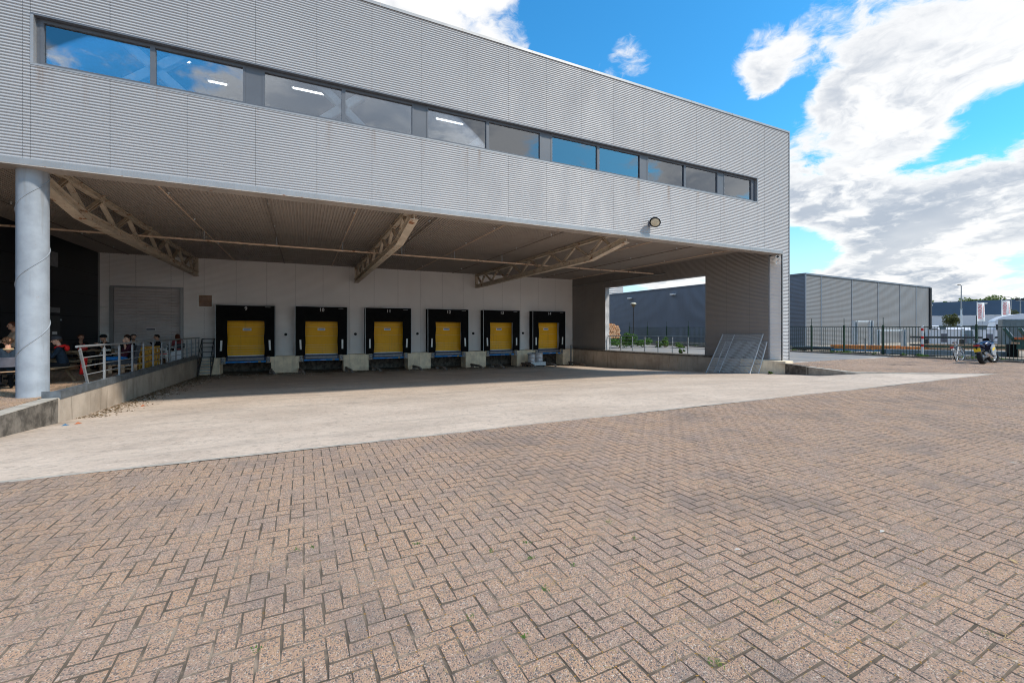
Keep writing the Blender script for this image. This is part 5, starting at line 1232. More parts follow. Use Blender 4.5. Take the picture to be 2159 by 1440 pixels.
for y in (-.2, .2): MB().cyl((-.75, y, .02), (.7, y, .02), .016, n=6).build('rail', 'galvanised', o)

mo = thing('motorcycle', 'silver and dark blue sports motorcycle with a yellow plate', 'motorcycle', (28.95, 8.66, 0), R(3)); mo.rotation_euler = (R(-11), 0, R(3))
fs = Matrix.Rotation(R(-22), 3, 'Z')
def wheel(c, Mx, rr, tw, name):
    c = Vector(c); prof = [(rr - .105, -tw * .35), (rr - .06, -tw * .48), (rr - .02, -tw * .38), (rr, -tw * .12), (rr, tw * .12), (rr - .02, tw * .38), (rr - .06, tw * .48), (rr - .105, tw * .35)]
    Ml = Mx @ Matrix.Rotation(R(90), 3, 'X'); t_ = MB(); n = 32; V = []
    for r_, h_ in prof:
        for j in range(n): a = 2 * PI * j / n; V.append(c + Ml @ Vector((r_ * math.cos(a), r_ * math.sin(a), h_)))
    K = len(prof); t_.add(V, [(i * n + j, i * n + (j + 1) % n, ((i + 1) % K) * n + (j + 1) % n, ((i + 1) % K) * n + j) for i in range(K) for j in range(n)]); wv = t_.build('wheel', 'tyre', mo, True)
    t_ = MB(); ring(t_, c, rr - .115, .02, Mx); 
    for a in np.linspace(0, 2 * PI, 6)[:-1]: t_.cyl(c, c + Mx @ Vector(((rr - .11) * math.cos(a), 0, (rr - .11) * math.sin(a))), .02, .014, 6)
    t_.cyl(c + Mx @ Vector((0, -.09, 0)), c + Mx @ Vector((0, .09, 0)), .045, n=12); t_.build('rim', 'moto_silver', wv, 50)
    MB().cyl(c + Mx @ Vector((0, -.075, 0)), c + Mx @ Vector((0, -.068, 0)), .13, n=20).build('brake_disc', 'chrome', wv)
wheel((-.70, 0, .32), I3, .32, .20, 'rear'); wheel((.72, 0, .30), fs, .30, .13, 'front')
def hull(rings, name, mat, n=12):
    """lofted body: rings = (x, zc, half width, half height)"""
    V = []; 
    for x, zc, hw, hh in rings:
        for j in range(n):
            a = 2 * PI * j / n; sx = math.copysign(abs(math.cos(a)) ** .8, math.cos(a)); sz = math.copysign(abs(math.sin(a)) ** .8, math.sin(a)); V.append((x, hw * sx, zc + hh * sz))
    K = len(rings); F = [(i * n + j, i * n + (j + 1) % n, (i + 1) * n + (j + 1) % n, (i + 1) * n + j) for i in range(K - 1) for j in range(n)] + [tuple(range(n)), tuple((K - 1) * n + j for j in range(n))]
    return MB().add(V, F).build(name, mat, mo, 55)
hull([(-.98, .93, .05, .03), (-.85, .92, .10, .06), (-.6, .88, .12, .07), (-.38, .82, .13, .09)], 'tail', 'moto_blue')
hull([(-.55, .93, .10, .03), (-.35, .88, .15, .05), (-.12, .84, .14, .06), (.0, .84, .10, .06)], 'seat', 'rubber_black')
hull([(-.08, .86, .10, .10), (.08, .92, .17, .13), (.28, .95, .17, .13), (.42, .92, .11, .10)], 'tank', 'moto_blue')
hull([(.36, .80, .16, .20), (.52, .88, .21, .18), (.72, .90, .19, .14), (.88, .85, .09, .08)], 'front_fairing', 'moto_blue')
for s_ in (-1, 1):
    MB().prism([(.0, .38), (.42, .32), (.58, .62), (.62, .86), (.40, .88), (.05, .70)], s_ * .17, s_ * .21, 'y').build('side_fairing', 'moto_silver', mo)
    MB().prism([(.1, .55), (.5, .66), (.52, .74), (.12, .66)], s_ * .212, s_ * .216, 'y').build('fairing_stripe', 'label_yellow', mo)
    MB().cyl((.42, s_ * .10, .86), (.72, s_ * .10, .30), .024, n=10).build('fork', 'chrome', mo, 50)
    MB().tube([(.36, s_ * .12, .98), (.30, s_ * .30, .98), (.24, s_ * .40, .95)], .014, 8).build('handlebar', 'rubber_black', mo, True)
    MB().tube([(.55, s_ * .15, 1.02), (.50, s_ * .33, 1.16)], .008, 6).sphere((.49, s_ * .36, 1.17), .055, 10, 6, 0, (.4, 1.3, .8)).build('mirror', 'dark_steel', mo, True)
MB().add([(.50, -.13, 1.02), (.50, .13, 1.02), (.78, .10, 1.0), (.78, -.10, 1.0), (.45, -.10, 1.19), (.45, .10, 1.19)], [(0, 3, 4), (3, 2, 5, 4), (2, 1, 5)]).build('windscreen', 'dark_steel', mo)
MB().box(-.12, .34, -.15, .15, .26, .62).build('engine', 'dark_steel', mo); MB().bar((-.05, .12, .38), (-.70, .12, .32), .05, .09).bar((-.05, -.12, .38), (-.70, -.12, .32), .05, .09).build('swingarm', 'moto_silver', mo)
MB().tube([(.2, -.2, .24), (-.25, -.22, .26), (-.45, -.22, .36), (-.85, -.22, .48)], [.03, .035, .055, .06], 12).build('exhaust', 'chrome', mo, 50)
MB().box(-1.00, -.97, -.10, .10, .83, .885).build('tail_light', 'red_plastic', mo); MB().bar((-.88, 0, .88), (-1.0, 0, .66), .16, .02, (0, 1, 0)).build('plate_bracket', 'rubber_black', mo)
MB().box(-1.035, -1.025, -.115, .115, .57, .74).build('number_plate', 'label_yellow', mo); MB().tube([(-.70 + .36 * math.cos(a), 0, .32 + .36 * math.sin(a)) for a in np.linspace(R(70), R(150), 7)], .05, 6).build('rear_hugger', 'moto_blue', mo, True)
MB().cyl((-.02, .12, .3), (-.10, .36, -.02), .012, n=6).build('side_stand', 'dark_steel', mo)

# ------------------------------------------------------------------ people on the terrace
def cloth(name, col, rough=.85, var=.18): return mk(name, col, rough, 0, var, 18, .2, bmp=.5, bscale=26)
for nm, c in (('skin', (.50, .27, .18)), ('skin_pale', (.58, .34, .24)), ('hair_dark', (.018, .013, .010)), ('hair_brown', (.055, .028, .014)), ('hair_auburn', (.11, .03, .012)), ('black_cloth', (.010, .010, .012)),
              ('navy_cloth', (.016, .028, .045)), ('maroon_cloth', (.075, .018, .032)), ('jeans_blue', (.03, .19, .50)), ('grey_cloth', (.30, .30, .31)), ('pink_cloth', (.36, .085, .085)), ('dark_trousers', (.02, .02, .024)), ('cap_grey', (.05, .052, .06)),
              ('fur_collar', (.42, .30, .18)), ('stripe_cloth', (.42, .30, .22)), ('shoe_black', (.012, .012, .012)), ('sock_white', (.7, .7, .7)), ('eye_dark', (.01, .008, .007)), ('lip', (.34, .11, .09))):
    if nm.startswith('skin'): mk(nm, c, .5, 0, .08, 30, .35)
    elif nm.startswith('hair'): mk(nm, c, .55, 0, .5, 90, .3, bmp=.7, bscale=120)
    else: cloth(nm, c)
def cone(mb, p0, r0, p1, r1, n=10):
    """rounded tapered limb: two balls and the hull between"""
    p0 = Vector(p0); p1 = Vector(p1); mb.sphere(p0, r0, n, 6); mb.sphere(p1, r1, n, 6)
    if (p1 - p0).length > 1e-4: mb.tube([p0, p1], [r0 * .985, r1 * .985], n)
def person(name_label, loc, rz, top, legs, skin='skin', hair='hair_dark', sit=True, lean=0.0, arms=None, look=(0, 0), hat=None, long_hair=False, sleeves=True, feet=None, shorts=False, scale=1.0, recline=0.0, cat='person', beard=False):
    """builds a figure facing +y as one continuous skin, then colours its surface by body region"""
    o = thing('person', name_label, cat, loc, rz); o.scale = (scale,) * 3
    S = []      # (p0, r0, p1, r1, tag)
    hz = .50 if sit else .93
    P = Vector((0, 0, hz)); by = -recline
    Ch = P + Vector((0, lean + by * .6, .30)); Nk = P + Vector((0, lean * 1.35 + by, .535)); Hd = Nk + Vector((look[0] * .02, .035 + lean * .25, .155))
    S.append((P + Vector((0, .0, -.01)), .13, P + Vector((0, lean * .35 + by * .25, .13)), .125, 'top'))
    for sx in (-1, 1):
        S.append((P + Vector((sx * .05, 0, .0)), .115, Ch + Vector((sx * .075, 0, 0)), .118, 'top')); S.append((Ch + Vector((sx * .07, 0, 0)), .115, Nk + Vector((sx * .11, -.01, -.075)), .075, 'top'))
        S.append((P + Vector((sx * .085, -.02, -.02)), .105, P + Vector((sx * .09, .06, -.02)), .10, 'leg'))
    S.append((Nk + Vector((0, -.012, -.05)), .062, Nk + Vector((0, .012, .07)), .052, 'skin'))
    # head: skull, face, jaw, nose, ears
    hm = Matrix.Rotation(look[0], 3, 'Z') @ Matrix.Rotation(look[1], 3, 'X')
    def hp(x, y, z): return Hd + hm @ Vector((x, y, z))
    S += [(hp(0, -.022, .025), .083, hp(0, .02, .03), .078, 'skin'), (hp(0, .03, -.02), .066, hp(0, .038, -.06), .048, 'skin'), (hp(0, .05, -.085), .030, hp(0, .055, -.08), .030, 'skin')]
    S += [(hp(0, .092, .022), .010, hp(0, .112, -.018), .016, 'skin'), (hp(-.03, .086, .036), .014, hp(.03, .086, .036), .014, 'skin')]
    for sx in (-1, 1): S.append((hp(sx * .078, -.005, .015), .016, hp(sx * .08, -.005, -.02), .013, 'skin'))
    arms = arms or [((.20, .10, -.24), (.12, .34, -.27)), ((.20, .10, -.24), (.10, .32, -.25))]
    for k, sx in enumerate((-1, 1)):
        sh = Nk + Vector((sx * .175, -.01, -.085)); e, h_ = arms[k]; El = Nk + Vector((sx * e[0], e[1], e[2] - .06)); Ha = Nk + Vector((sx * h_[0], h_[1], h_[2] - .06))
        S.append((sh, .066, El, .046, 'top')); S.append((El, .044, Ha, .031, 'top' if sleeves else 'skin'))
        dr = (Ha - El).normalized(); sd = dr.cross(Vector((0, 0, 1)))
        sd = sd.normalized() if sd.length > .05 else Vector((1, 0, 0)); up = sd.cross(dr)
        S.append((Ha + dr * .02, .032, Ha + dr * .075, .034, 'skin'))
        for q, (off, ln) in enumerate(((-.030, .062), (-.010, .074), (.011, .070), (.030, .055))):      # four unequal bent fingers
            b0 = Ha + dr * .085 + sd * off; b1 = b0 + dr * ln * .55 - up * ln * .18; b2 = b1 + dr * ln * .30 - up * ln * .45
            S.append((b0, .0115, b1, .0105, 'skin')); S.append((b1, .0105, b2, .009, 'skin'))
        t0 = Ha + dr * .035 - sd * sx * .03; t1 = t0 + dr * .03 - sd * sx * .035; S.append((t0, .014, t1, .012, 'skin')); S.append((t1, .012, t1 + dr * .03 - up * .01, .010, 'skin'))
    for k, sx in enumerate((-1, 1)):
        hip = P + Vector((sx * .09, .02, -.02)); f_ = (feet or [(.12, .46, .08), (.12, .44, .08)])[k] if sit else (.10, .02, .08)
        An = Vector((sx * f_[0], f_[1], f_[2])); Kn = Vector((sx * .12, f_[1] + .02 if f_[1] < .5 else .45, .50)) if sit else Vector((sx * .10, .04, .49))
        S.append((hip, .092, Kn, .060, 'leg')); S.append((Kn, .056, Kn.lerp(An, .45) + Vector((0, -.018, 0)), .054, 'skin' if shorts else 'leg')); S.append((Kn.lerp(An, .45) + Vector((0, -.018, 0)), .053, An, .038, 'skin' if shorts else 'leg'))
        S.append((An + Vector((0, -.03, -.035)), .040, An + Vector((sx * .02, .15, -.045)), .034, 'shoe'))
    mb = MB()
    for p0, r0, p1, r1, tg in S: cone(mb, p0, r0, p1, r1, 10 if r0 > .02 else 7)
    me = mb.mesh('body', 'skin'); tmp = bpy.data.objects.new('body', me); COL.objects.link(tmp)
    md = tmp.modifiers.new('r', 'REMESH'); md.mode = 'VOXEL'; md.voxel_size = .0105
    sm = tmp.modifiers.new('s', 'SMOOTH'); sm.factor = .5; sm.iterations = 2
    dg = bpy.context.evaluated_depsgraph_get(); body = bpy.data.meshes.new_from_object(tmp.evaluated_get(dg)); bpy.data.objects.remove(tmp); bpy.data.meshes.remove(me)
    body.materials.clear()
    slots = [skin, top, legs, 'shoe_black', 'eye_dark', 'lip']
    for s_ in slots: body.materials.append(MATS[s_])
    n = len(body.polygons); C_ = np.empty(n * 3, np.float32); body.polygons.foreach_get('center', C_); C_ = C_.reshape(-1, 3)
    best = np.full(n, 9.); idx = np.zeros(n, np.int32); tid = {'skin': 0, 'top': 1, 'leg': 2, 'shoe': 3}
    for p0, r0, p1, r1, tg in S:
        a = np.array(p0); b = np.array(p1); ab = b - a; L2 = max(1e-9, float(ab @ ab)); u = np.clip(((C_ - a) @ ab) / L2, 0, 1)
        dd = np.linalg.norm(C_ - (a + u[:, None] * ab), axis=1) - (r0 + (r1 - r0) * u); m_ = dd < best; best[m_] = dd[m_]; idx[m_] = tid[tg]
    for ex in (-1, 1):
        e_ = np.array(hp(ex * .032, .088, .012)); idx[np.linalg.norm(C_ - e_, axis=1) < .0105] = 4
    idx[np.linalg.norm((C_ - np.array(hp(0, .085, -.052))) * np.array([.6, 1, 1.6]), axis=1) < .017] = 5
    body.polygons.foreach_set('material_index', idx); smooth_mesh(body); body.update()
    link('body', body, o)
    # hair: a cap of overlapping locks hugging the skull
    r = random.Random(int(abs(loc[0]) * 100 + abs(loc[1]) * 7)); hb = MB()
    for _ in range(240):
        th = r.uniform(-PI, PI); bk = math.cos(th + PI / 2); ph = r.uniform(.05, 1.45 + .6 * bk if bk > -.3 else .95); x, y, z = math.sin(ph) * math.cos(th), math.sin(ph) * math.sin(th), math.cos(ph)
        if y > .45 and z < .62: continue
        c = hp(x * .084, y * .092 - .006, z * .092 + .028); e_ = hp(x * .092, y * .1 - .012, z * .088 + .028 - r.uniform(.015, .05)); hb.tube([c, c.lerp(e_, .5) + (c - Hd) * .08, e_], [.020, .017, .006], 5)
    if long_hair:
        for _ in range(46):
            th = r.uniform(PI * .98, PI * 2.02); c = hp(.088 * math.cos(th), .085 * math.sin(th) - .005, .03); e_ = c + Vector((r.uniform(-.03, .03), -.02 + r.uniform(-.03, .02), -.26 - r.uniform(0, .08))); hb.tube([c, c.lerp(e_, .5) + Vector((0, -.02, 0)), e_], [.020, .024, .008], 5)
    if beard:
        for _ in range(40): x = r.uniform(-.05, .05); c = hp(x, .075 - abs(x) * .6, -.075 + r.uniform(-.02, .02)); hb.tube([c, c + hm @ Vector((0, .01, -.03))], [.012, .004], 4)
    if not hat or long_hair: hb.build('hair', hair, o, True)
    if hat == 'cap':
        hb.build('hair', hair, o, True); cp = MB().lathe([(.103, .0), (.104, .03), (.098, .065), (.075, .095), (.03, .11), (.002, .112)], (0, 0, 0), 18, 0); cp.v = [tuple(hp(x, y * 1.08 - .008, z + .032)) for x, y, z in cp.v]
        ch = cp.build('cap', 'cap_grey', o, True); bm_ = MB(); V = [tuple(hp(.088 * math.cos(a), -.05 - .115 * math.sin(a) * k, .045 - .02 * k)) for k in (.55, 1.0) for a in np.linspace(.15, PI - .15, 10)]
        bm_.add(V, [(i, i + 1, 11 + i, 10 + i) for i in range(9)]).build('peak', 'cap_grey', ch, True)
    if hat == 'beanie':
        cp = MB().lathe([(.102, -.01), (.106, .02), (.104, .05), (.085, .09), (.04, .118), (.002, .124)], (0, 0, 0), 18, 0); cp.v = [tuple(hp(x, y * 1.08 - .008, z + .03)) for x, y, z in cp.v]; cp.build('beanie', 'black_cloth', o, True)
    return o, Nk, hp
def face(dx, dy): return math.atan2(-dx, dy)          # turn +y to look along (dx, dy)
z14, z17, z20, z25 = zt(15), zt(17), zt(20), zt(25)
rest_ = [((.22, .06, -.25), (.10, .34, -.30)), ((.22, .06, -.25), (.10, .33, -.28))]
eat = [((.23, .12, -.24), (.07, .26, -.04)), ((.22, .10, -.26), (.08, .36, -.22))]
pA, nkA, _ = person('man in a navy jacket with a fur collar, seen from behind beside the column', (-6.70, 15.35, z14), face(-.55, .83), 'navy_cloth', 'black_cloth', hair='hair_brown', lean=.05)
MB().tube([nkA + Vector((.075 * math.cos(a), .065 * math.sin(a) - .02, -.025)) for a in np.linspace(0, 2 * PI, 17)[:-1]], .03, 8, closed=True).build('fur_collar', 'fur_collar', pA, True)
person('short haired man at the left edge facing the column', (-7.62, 16.5, z14), face(.9, -.35), 'black_cloth', 'dark_trousers', 'skin_pale', 'hair_brown', lean=.06, look=(.25, 0))
person('person in a striped scarf standing behind the column', (-7.98, 18.55, z17), face(-.8, -.6), 'stripe_cloth', 'dark_trousers', 'skin', 'hair_auburn', sit=False)
pC, nkC, _ = person('man in a grey cap and black jacket eating beside the railing', (-6.28, 17.0, z17), face(-.97, -.25), 'navy_cloth', 'black_cloth', 'skin_pale', 'hair_brown', lean=.07, arms=eat, hat='cap', shorts=True, look=(0, -.12))
hd = MB(); hd.tube([nkC + Vector((.11 * math.cos(a), .095 * math.sin(a) - .02, -.01 - .03 * math.sin(a))) for a in np.linspace(0, 2 * PI, 15)[:-1]], .034, 8, closed=True); hd.sphere(nkC + Vector((0, -.16, -.06)), .1, 12, 8, 0, (1.1, .6, .9)); hd.build('red_hood', 'red_cloth', pC, True)
person('reddish haired head bent over the far picnic table', (-8.1, 23.2, z20), face(.5, -.85), 'black_cloth', 'dark_trousers', 'skin', 'hair_auburn', lean=.12)
person('person in a black beanie and T-shirt behind the table', (-6.95, 22.3, z20), face(-.6, -.8), 'black_cloth', 'dark_trousers', 'skin', 'hair_dark', arms=eat, hat='beanie', sleeves=False, lean=.08)
person('person in a maroon top and blue jeans lounging on the pallet sofa', (-5.98, 20.55, z20 - .02), face(-.88, -.48), 'maroon_cloth', 'jeans_blue', 'skin_pale', 'hair_dark', recline=.16, arms=[((.20, .12, -.18), (.05, .14, .10)), ((.22, .08, -.27), (.12, .36, -.30))], sleeves=False, feet=[(.12, .52, .08), (.12, .50, .08)], look=(.2, .1))
person('curly dark haired person just behind the pallet sofa', (-6.30, 22.1, z20), face(.3, -.95), 'black_cloth', 'dark_trousers', 'skin', 'hair_auburn', lean=.05)
person('bearded man in a grey top beyond the pallet stack', (-6.55, 23.7, z20), face(.35, -.93), 'grey_cloth', 'dark_trousers', 'skin', 'hair_dark', beard=True, arms=rest_)
person('dark haired man in black on a white wire chair', (-6.02, 25.3, z25), face(-.95, -.3), 'black_cloth', 'black_cloth', 'skin', 'hair_dark', lean=.06, arms=eat, look=(0, -.15))
person('long haired person in a pink top near the roller door frame', (-5.95, 28.1, zt(28)), face(-.5, .86), 'pink_cloth', 'dark_trousers', 'skin', 'hair_auburn', long_hair=True)

# ------------------------------------------------------------------ furniture on the terrace
def picnic_table(label, loc, rz):
    o = thing('picnic_table', label, 'picnic table', loc, rz, 'wooden picnic tables')
    for k in range(5): MB().box(-.9, .9, -.36 + k * .146, -.36 + k * .146 + .136, .71, .75).build('table_plank', 'wood_grey', o)
    for s_ in (-1, 1):
        for k in range(2): MB().box(-.9, .9, s_ * .70 - .14 + k * .145, s_ * .70 - .14 + k * .145 + .135, .42, .455).build('bench_plank', 'wood_grey', o)
    for x in (-.65, .65):
        MB().box(x - .03, x + .03, -.82, .82, .33, .418).build('cross_beam', 'wood_grey', o); MB().box(x - .03, x + .03, -.36, .36, .63, .708).build('top_beam', 'wood_grey', o)
        for s_ in (-1, 1): MB().bar((x + .062, s_ * .72, 0), (x + .062, s_ * .26, .70), .06, .09, (1, 0, 0)).build('leg', 'wood_grey', o)
picnic_table('wooden picnic table half hidden behind the round column', (-6.98, 16.75, z17), R(78))
picnic_table('weathered picnic table behind the railing in front of the roller door', (-7.35, 21.7, z20), R(62))
def chair(label, loc, rz, back='plastic_grey', frame='galvanised_light', wire=False, seatm='wood_pale'):
    o = thing('chair', label, 'chair', loc, rz, 'terrace chairs')
    for sx in (-1, 1):
        MB().tube([(sx * .22, -.24, 0), (sx * .21, -.20, .44), (sx * .20, -.25, .80)], .013, 8).build('back_leg', frame, o, 50); MB().tube([(sx * .23, .22, 0), (sx * .21, .18, .44)], .013, 8).build('front_leg', frame, o, 50)
        MB().tube([(sx * .21, -.20, .44), (sx * .21, .18, .44)], .012, 8).build('side_rail', frame, o, 50)
        if wire: MB().tube([(sx * .24, -.22, .62), (sx * .27, -.02, .66), (sx * .25, .17, .60), (sx * .22, .19, .44)], .012, 8).build('arm_rest', frame, o, True)
    MB().box(-.21, .21, -.19, .20, .445, .475).build('seat', seatm, o)
    V = [(x * .215, -.245 - .03 * (1 - x * x) - (z - .44) * .05, z) for z in (.58, .70, .82) for x in np.linspace(-1, 1, 7)]
    m = MB().add(V + [(x, y - .018, z) for x, y, z in V], [(j * 7 + i, j * 7 + i + 1, j * 7 + i + 8, j * 7 + i + 7) for j in range(2) for i in range(6)] + [(21 + j * 7 + i + 7, 21 + j * 7 + i + 8, 21 + j * 7 + i + 1, 21 + j * 7 + i) for j in range(2) for i in range(6)] + [(14 + i, 15 + i, 36 + i, 35 + i) for i in range(6)] + [(i + 1, i, 21 + i, 22 + i) for i in range(6)])
    m.build('backrest', back, o, 50)
chair('grey backed metal chair under the man in the navy jacket', (-6.70, 15.35, z14), face(-.55, .83))
chair('white wire chair under the man in black', (-6.02, 25.3, z25), face(-.95, -.3), 'cushion_dark', 'white_paint', True, 'cushion_dark')
chair('white wire chair under the person in the pink top', (-5.95, 28.1, zt(28)), face(-.5, .86), 'cushion_dark', 'white_paint', True, 'cushion_dark')
chair('empty white wire chair beside the pallet stack', (-5.75, 24.0, z25), face(.6, .8), 'red_cloth', 'white_paint', True, 'red_cloth')
chair('dark chair under the bearded man in grey', (-6.55, 23.7, z20), face(.35, -.93), 'cushion_dark', 'dark_steel', False, 'cushion_dark')
chair('dark chair under the curly haired person', (-6.30, 22.1, z20), face(.3, -.95), 'cushion_dark', 'dark_steel', False, 'cushion_dark')
def pallet(o, M, mat, nm='deck_board'):
    for k in range(7): MB().box(-.6, .6, -.4 + k * .118, -.4 + k * .118 + .092, .122, .144, M=M).build(nm, mat, o)
    for x in (-.53, 0, .53):
        for y in (-.34, 0, .34): MB().box(x - .07, x + .07, y - .05, y + .05, .024, .10, M=M).build('block', mat, o)
        MB().box(x - .05, x + .05, -.4, .4, .101, .121, M=M).build('stringer_board', mat, o)
    for y in (-.34, 0, .34): MB().box(-.6, .6, y - .05, y + .05, 0, .023, M=M).build('base_board', mat, o)
so_ = thing('pallet_sofa', 'sofa made of bare wooden pallets with a dark cushion behind the railing', 'sofa', (-6.05, 20.35, z20), R(-62))
pallet(so_, Matrix.Identity(4), 'wood_pale'); pallet(so_, Matrix.Translation((0, 0, .147)), 'wood_pale')
MB().box(-.58, .58, -.38, .40, .295, .43).build('cushion', 'cushion_dark', so_); MB().bar((0, .36, .44), (0, .46, .95), 1.15, .12, (0, 1, 0)).build('back_cushion', 'cushion_dark', so_)
for k, (x, y, lb) in enumerate(((-5.52, 20.95, 'left column of the golden brown pallet stack behind the railing'), (-5.46, 21.85, 'right column of the golden brown pallet stack behind the railing'))):
    o = thing('pallet_stack', lb, 'pallets', (x, y, z20), R(92), 'upright pallet stack')
    for j in range(3): pallet(o, Matrix.Rotation(R(90), 4, 'Y') @ Matrix.Translation((-.6, 0, -.25 + j * .16)) if False else Matrix.Translation((0, 0, j * .29)) @ Matrix.Diagonal((.68, .42, 1.9, 1)), 'wood_pallet')
o = thing('white_box', 'white plastic box standing between the chairs by the railing', 'box', (-5.62, 26.2, z25), R(12)); MB().box(-.2, .2, -.2, .2, 0, .46).build('body', 'plastic_white', o); MB().box(-.21, .21, -.21, .21, .461, .50).build('lid', 'plastic_white', o)
o = thing('red_jacket', 'red jacket hanging down behind the man in the cap', 'jacket', (-6.0, 17.05, z17 + .14), face(-.97, -.25))
V = [((x - 2) * .085, -.13 - .02 * math.sin(x * 2 + z) - (.03 if z > 3 else 0), z * .11) for z in range(6) for x in range(5)]; MB().add(V + [(x, y - .03, z) for x, y, z in V], [(j * 5 + i, j * 5 + i + 1, j * 5 + i + 6, j * 5 + i + 5) for j in range(5) for i in range(4)] + [(30 + j * 5 + i + 5, 30 + j * 5 + i + 6, 30 + j * 5 + i + 1, 30 + j * 5 + i) for j in range(5) for i in range(4)]).build('back', 'red_cloth', o, True)
MB().tube([(-.2, -.15, .55), (-.26, -.13, .3), (-.24, -.1, .08)], [.05, .055, .045], 8).build('sleeve', 'red_cloth', o, True); MB().tube([(.2, -.15, .55), (.26, -.13, .3), (.24, -.1, .08)], [.05, .055, .045], 8).build('sleeve', 'red_cloth', o, True)
o = thing('red_bag', 'red bag on the far picnic table', 'bag', (-7.35, 21.3, z20 + .752), .4); MB().lathe([(.10, 0), (.12, .04), (.11, .14), (.07, .17)], (0, 0, 0), 12, 0, Matrix.Diagonal(Vector((1.2, .7, 1)))).build('body', 'red_plastic', o, True); MB().tube([(-.06, 0, .16), (-.04, 0, .24), (.04, 0, .24), (.06, 0, .16)], .008, 6).build('handle', 'red_plastic', o)
for i, (x, y, z, mt, lb) in enumerate(((-7.05, 16.45, z17 + .752, 'pink_cloth', 'pink drink can on the table beside the column'), (-7.5, 21.9, z20 + .752, 'label_yellow', 'yellow cup on the far picnic table'))):
    o = thing('drink_can', lb, 'can', (x, y, z)); MB().lathe([(.028, 0), (.033, .006), (.033, .105), (.027, .115)], (0, 0, 0), 12).build('can', mt, o, 40); MB().lathe([(.024, .1155), (.024, .118)], (0, 0, 0), 12).build('lid', 'galvanised_light', o)
for i, (x, y, lb) in enumerate(((-6.62, 17.0, 'open paper food tray before the man in the cap'), (-6.75, 21.5, 'white food tray on the far table'))):
    o = thing('food_tray', lb, 'food tray', (x, y, zt(y) + .752), .5 * i); MB().box(-.12, .12, -.08, .08, 0, .012).build('base', 'litter_paper', o)
    for s_ in (-1, 1): MB().bar((-.12, s_ * .085, .0), (.12, s_ * .085, .0), .012, .07).build('rim', 'litter_paper', o)
    MB().sphere((0, 0, .02), .05, 8, 5, 0, (1.4, .9, .5)).build('food', 'straw', o, True)

# ------------------------------------------------------------------ small things on the ground
def flakes(name, label, cat, spots, mat, size, seed):
    r = random.Random(seed); m = MB()
    for x, y, z in spots:
        a = r.uniform(0, 6.28); s_ = size * r.uniform(.4, 1.2); q = r.uniform(.4, .9)
        c, n_ = math.cos(a) * s_, math.sin(a) * s_
        m.add([(x - c, y - n_, z + .004), (x + n_ * q, y - c * q, z + .006 + r.uniform(0, .02)), (x + c, y + n_, z + .005), (x - n_ * q, y + c * q, z + .007 + r.uniform(0, .025))], [(0, 1, 2, 3)])
    return tag(m.build(name, mat), label, cat, kind='stuff')
r = random.Random(5); sp1 = []; sp2 = []
for _ in range(130):
    x = r.uniform(-4.6, 19.3); y = 29.1 - abs(r.gauss(0, 1.0)); sp1.append((x, y, zg(x, y)))
for _ in range(60):
    x = r.uniform(-4.6, 0.5); y = 28.9 - abs(r.gauss(0, 1.6)); sp1.append((x, y, zg(x, y)))
for _ in range(40):
    y = r.uniform(14, 28); x = xl(y) + .1 + abs(r.gauss(0, .5)); sp1.append((x, y, zg(x, y)))
for _ in range(1500):
    y = r.uniform(13.5, 29); x = xl(y) + .04 + abs(r.gauss(0, .28 + .02 * (y - 13))); sp2.append((x, y, zg(x, y)))
for _ in range(1700):
    x = r.uniform(-4.8, 19.5); y = 29.25 - abs(r.gauss(0, .55)); sp2.append((x, y, zg(x, y)))
flakes('litter', 'scraps of white paper and food litter along the dock wall', 'litter', sp1, 'litter_paper', .06, 1)
flakes('dirt_crumbs', 'brown leaf dirt gathered at the foot of the walls', 'dirt', sp2, 'litter_brown', .035, 2)
for i, (x, y, mt, lb) in enumerate(((-4.1, 15.6, 'machine_orange', 'orange wrapper beside the pale terrace wall'), (-4.45, 12.1, 'steel_blue', 'blue wrapper beside the dark front kerb'), (-4.32, 12.3, 'machine_orange', 'small orange scrap next to the blue wrapper'))):
    m = MB(); V = [(-.05, -.03, .0), (.05, -.035, .01), (.06, .03, .0), (-.045, .035, .012), (0, 0, .035)]; tag(m.add(V, [(0, 1, 4), (1, 2, 4), (2, 3, 4), (3, 0, 4)]).build('wrapper', mt, None, loc=(x, y, zg(x, y) + .003)), lb, 'litter')
# grass blades, straw and lichen in the paver joints
def blades(spots, h_, n, seed, spread):
    r = random.Random(seed); m = MB()
    for x, y in spots:
        for _ in range(n):
            a = r.uniform(0, 6.28); l = h_ * r.uniform(.5, 1.2); bx_ = x + r.gauss(0, spread); by_ = y + r.gauss(0, spread); w_ = .003
            dx, dy = math.cos(a) * l * .8, math.sin(a) * l * .8; z = float(und(bx_, by_)) - .004
            m.add([(bx_ - dy * .05 - w_, by_, z), (bx_ + w_, by_ + w_, z), (bx_ + dx * .5 + w_, by_ + dy * .5, z + l * .55), (bx_ + dx, by_ + dy, z + l * .7), (bx_ + dx * .5 - w_, by_ + dy * .5, z + l * .55)], [(0, 1, 2, 4), (4, 2, 3)])
    return m
def gz(px, py):
    Z = 915 * 1.65 / (py - 692); l = (px - 1079.5) / 915 * Z; return FWD[0] * Z + RGT[0] * l, FWD[1] * Z + RGT[1] * l
tufts = [gz(*p) for p in ((545, 1365), (625, 1158), (660, 1152), (1110, 1142), (1120, 1175), (1336, 1134), (1286, 1100), (1035, 1162), (1210, 1190), (993, 1298), (1105, 1340), (1765, 1312), (1640, 1268), (1500, 1398), (1520, 1400), (2085, 1335), (1150, 1243), (880, 1145))]
tag(blades(tufts, .022, 14, 3, .012).build('grass_tufts', 'leaf_weed'), 'tiny green grass tufts in the paver joints', 'grass', kind='stuff')
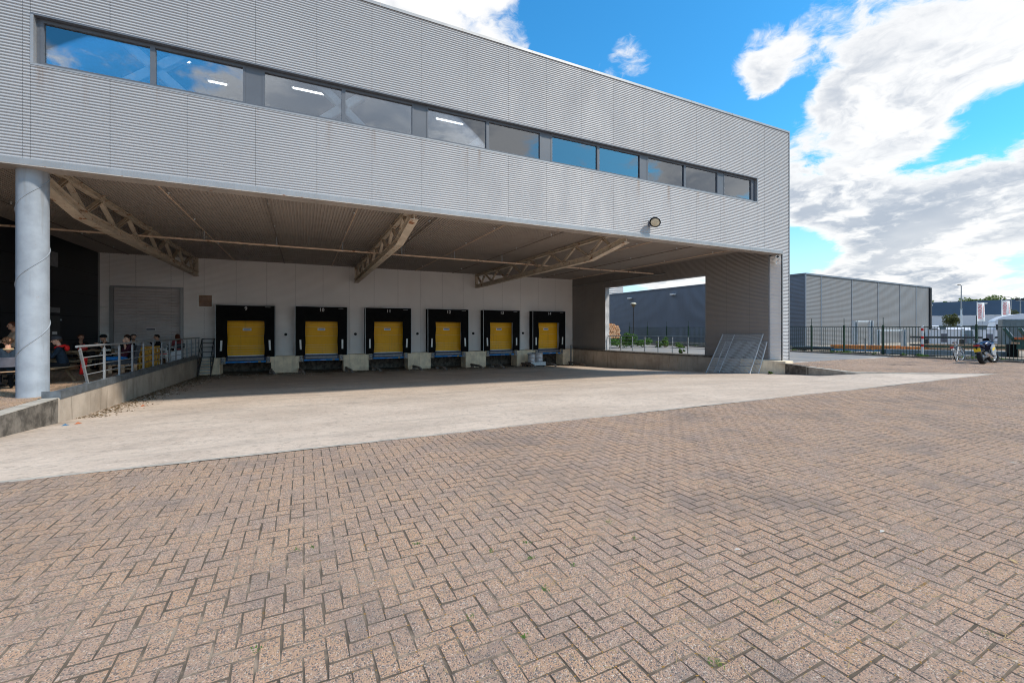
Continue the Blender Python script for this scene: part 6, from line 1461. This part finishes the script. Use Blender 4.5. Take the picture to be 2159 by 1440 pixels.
r = random.Random(9); m = MB()
for _ in range(260):
    px, py = r.uniform(900, 2159), r.uniform(900, 1440) if r.random() < .8 else r.uniform(800, 900)
    x, y = gz(px, py)
    if y > YE - .1: continue
    a = r.uniform(0, 6.28); l = r.uniform(.02, .11) * (.5 + .5 * (px > 1400)); z = float(und(x, y)) + .004; k = r.uniform(-.3, .3)
    m.tube([(x, y, z), (x + math.cos(a) * l * .5, y + math.sin(a) * l * .5, z + .004), (x + math.cos(a + k) * l, y + math.sin(a + k) * l, z)], .0016, 4)
tag(m.build('straw_bits', 'straw'), 'dry straw bits scattered over the pavers', 'straw', kind='stuff')
m = MB(); r = random.Random(12)
for _ in range(900):
    px, py = r.uniform(750, 2159), r.uniform(950, 1440); x, y = gz(px, py)
    if y > YE - .1: continue
    x = round(x / BW) * BW + r.gauss(0, .004); y = y if r.random() < .5 else round(y / BW) * BW + r.gauss(0, .004); s_ = r.uniform(.003, .008); z = float(und(x, y)) + .0005
    m.add([(x - s_, y, z), (x, y - s_ * .7, z), (x + s_, y, z), (x, y + s_ * .7, z), (x, y, z + s_ * .5)], [(0, 1, 4), (1, 2, 4), (2, 3, 4), (3, 0, 4)])
tag(m.build('lichen_crumbs', mk('lichen', (.42, .23, .06), .95, 0, .3, 30)), 'orange lichen crumbs in the paver joints', 'lichen', kind='stuff')
for i, (px, py) in enumerate(((1860, 1122), (2137, 1185), (2136, 977), (1555, 1160))):
    x, y = gz(px, py); tag(MB().add([(-.03, 0, 0), (0, -.014, .006), (.035, .003, .002), (0, .016, .008), (.002, 0, .012)], [(0, 1, 4), (1, 2, 4), (2, 3, 4), (3, 0, 4)]).build('dry_leaf', 'litter_paper' if i != 1 else 'straw', None, loc=(x, y, .006), rot=(0, 0, i)), ('pale dry leaf on the pavers at the right', 'straw coloured leaf near the right edge', 'small pale scrap far right on the pavers', 'pale scrap near the middle of the pavers')[i], 'leaf')

# weeds along the kerb and the fence foot
Vw = []; Fw = []; r = random.Random(31); off = 0
for k in range(34):
    y = r.uniform(6.5, 34); x = fence_x(y) - .22 + r.gauss(0, .06); V, F = leaf_cloud((x, y, .07 + .05), (.16 + .2 * r.random(), .2 + .3 * r.random(), .05 + .1 * r.random()), 60, .035, 60 + k); Vw.append(V); Fw.append(F + off); off += len(V)
tag(link('fence_weeds', np_mesh('fence_weeds', np.vstack(Vw), np.vstack(Fw), 'leaf_weed')), 'patchy weeds along the foot of the green fence', 'weeds', kind='stuff')
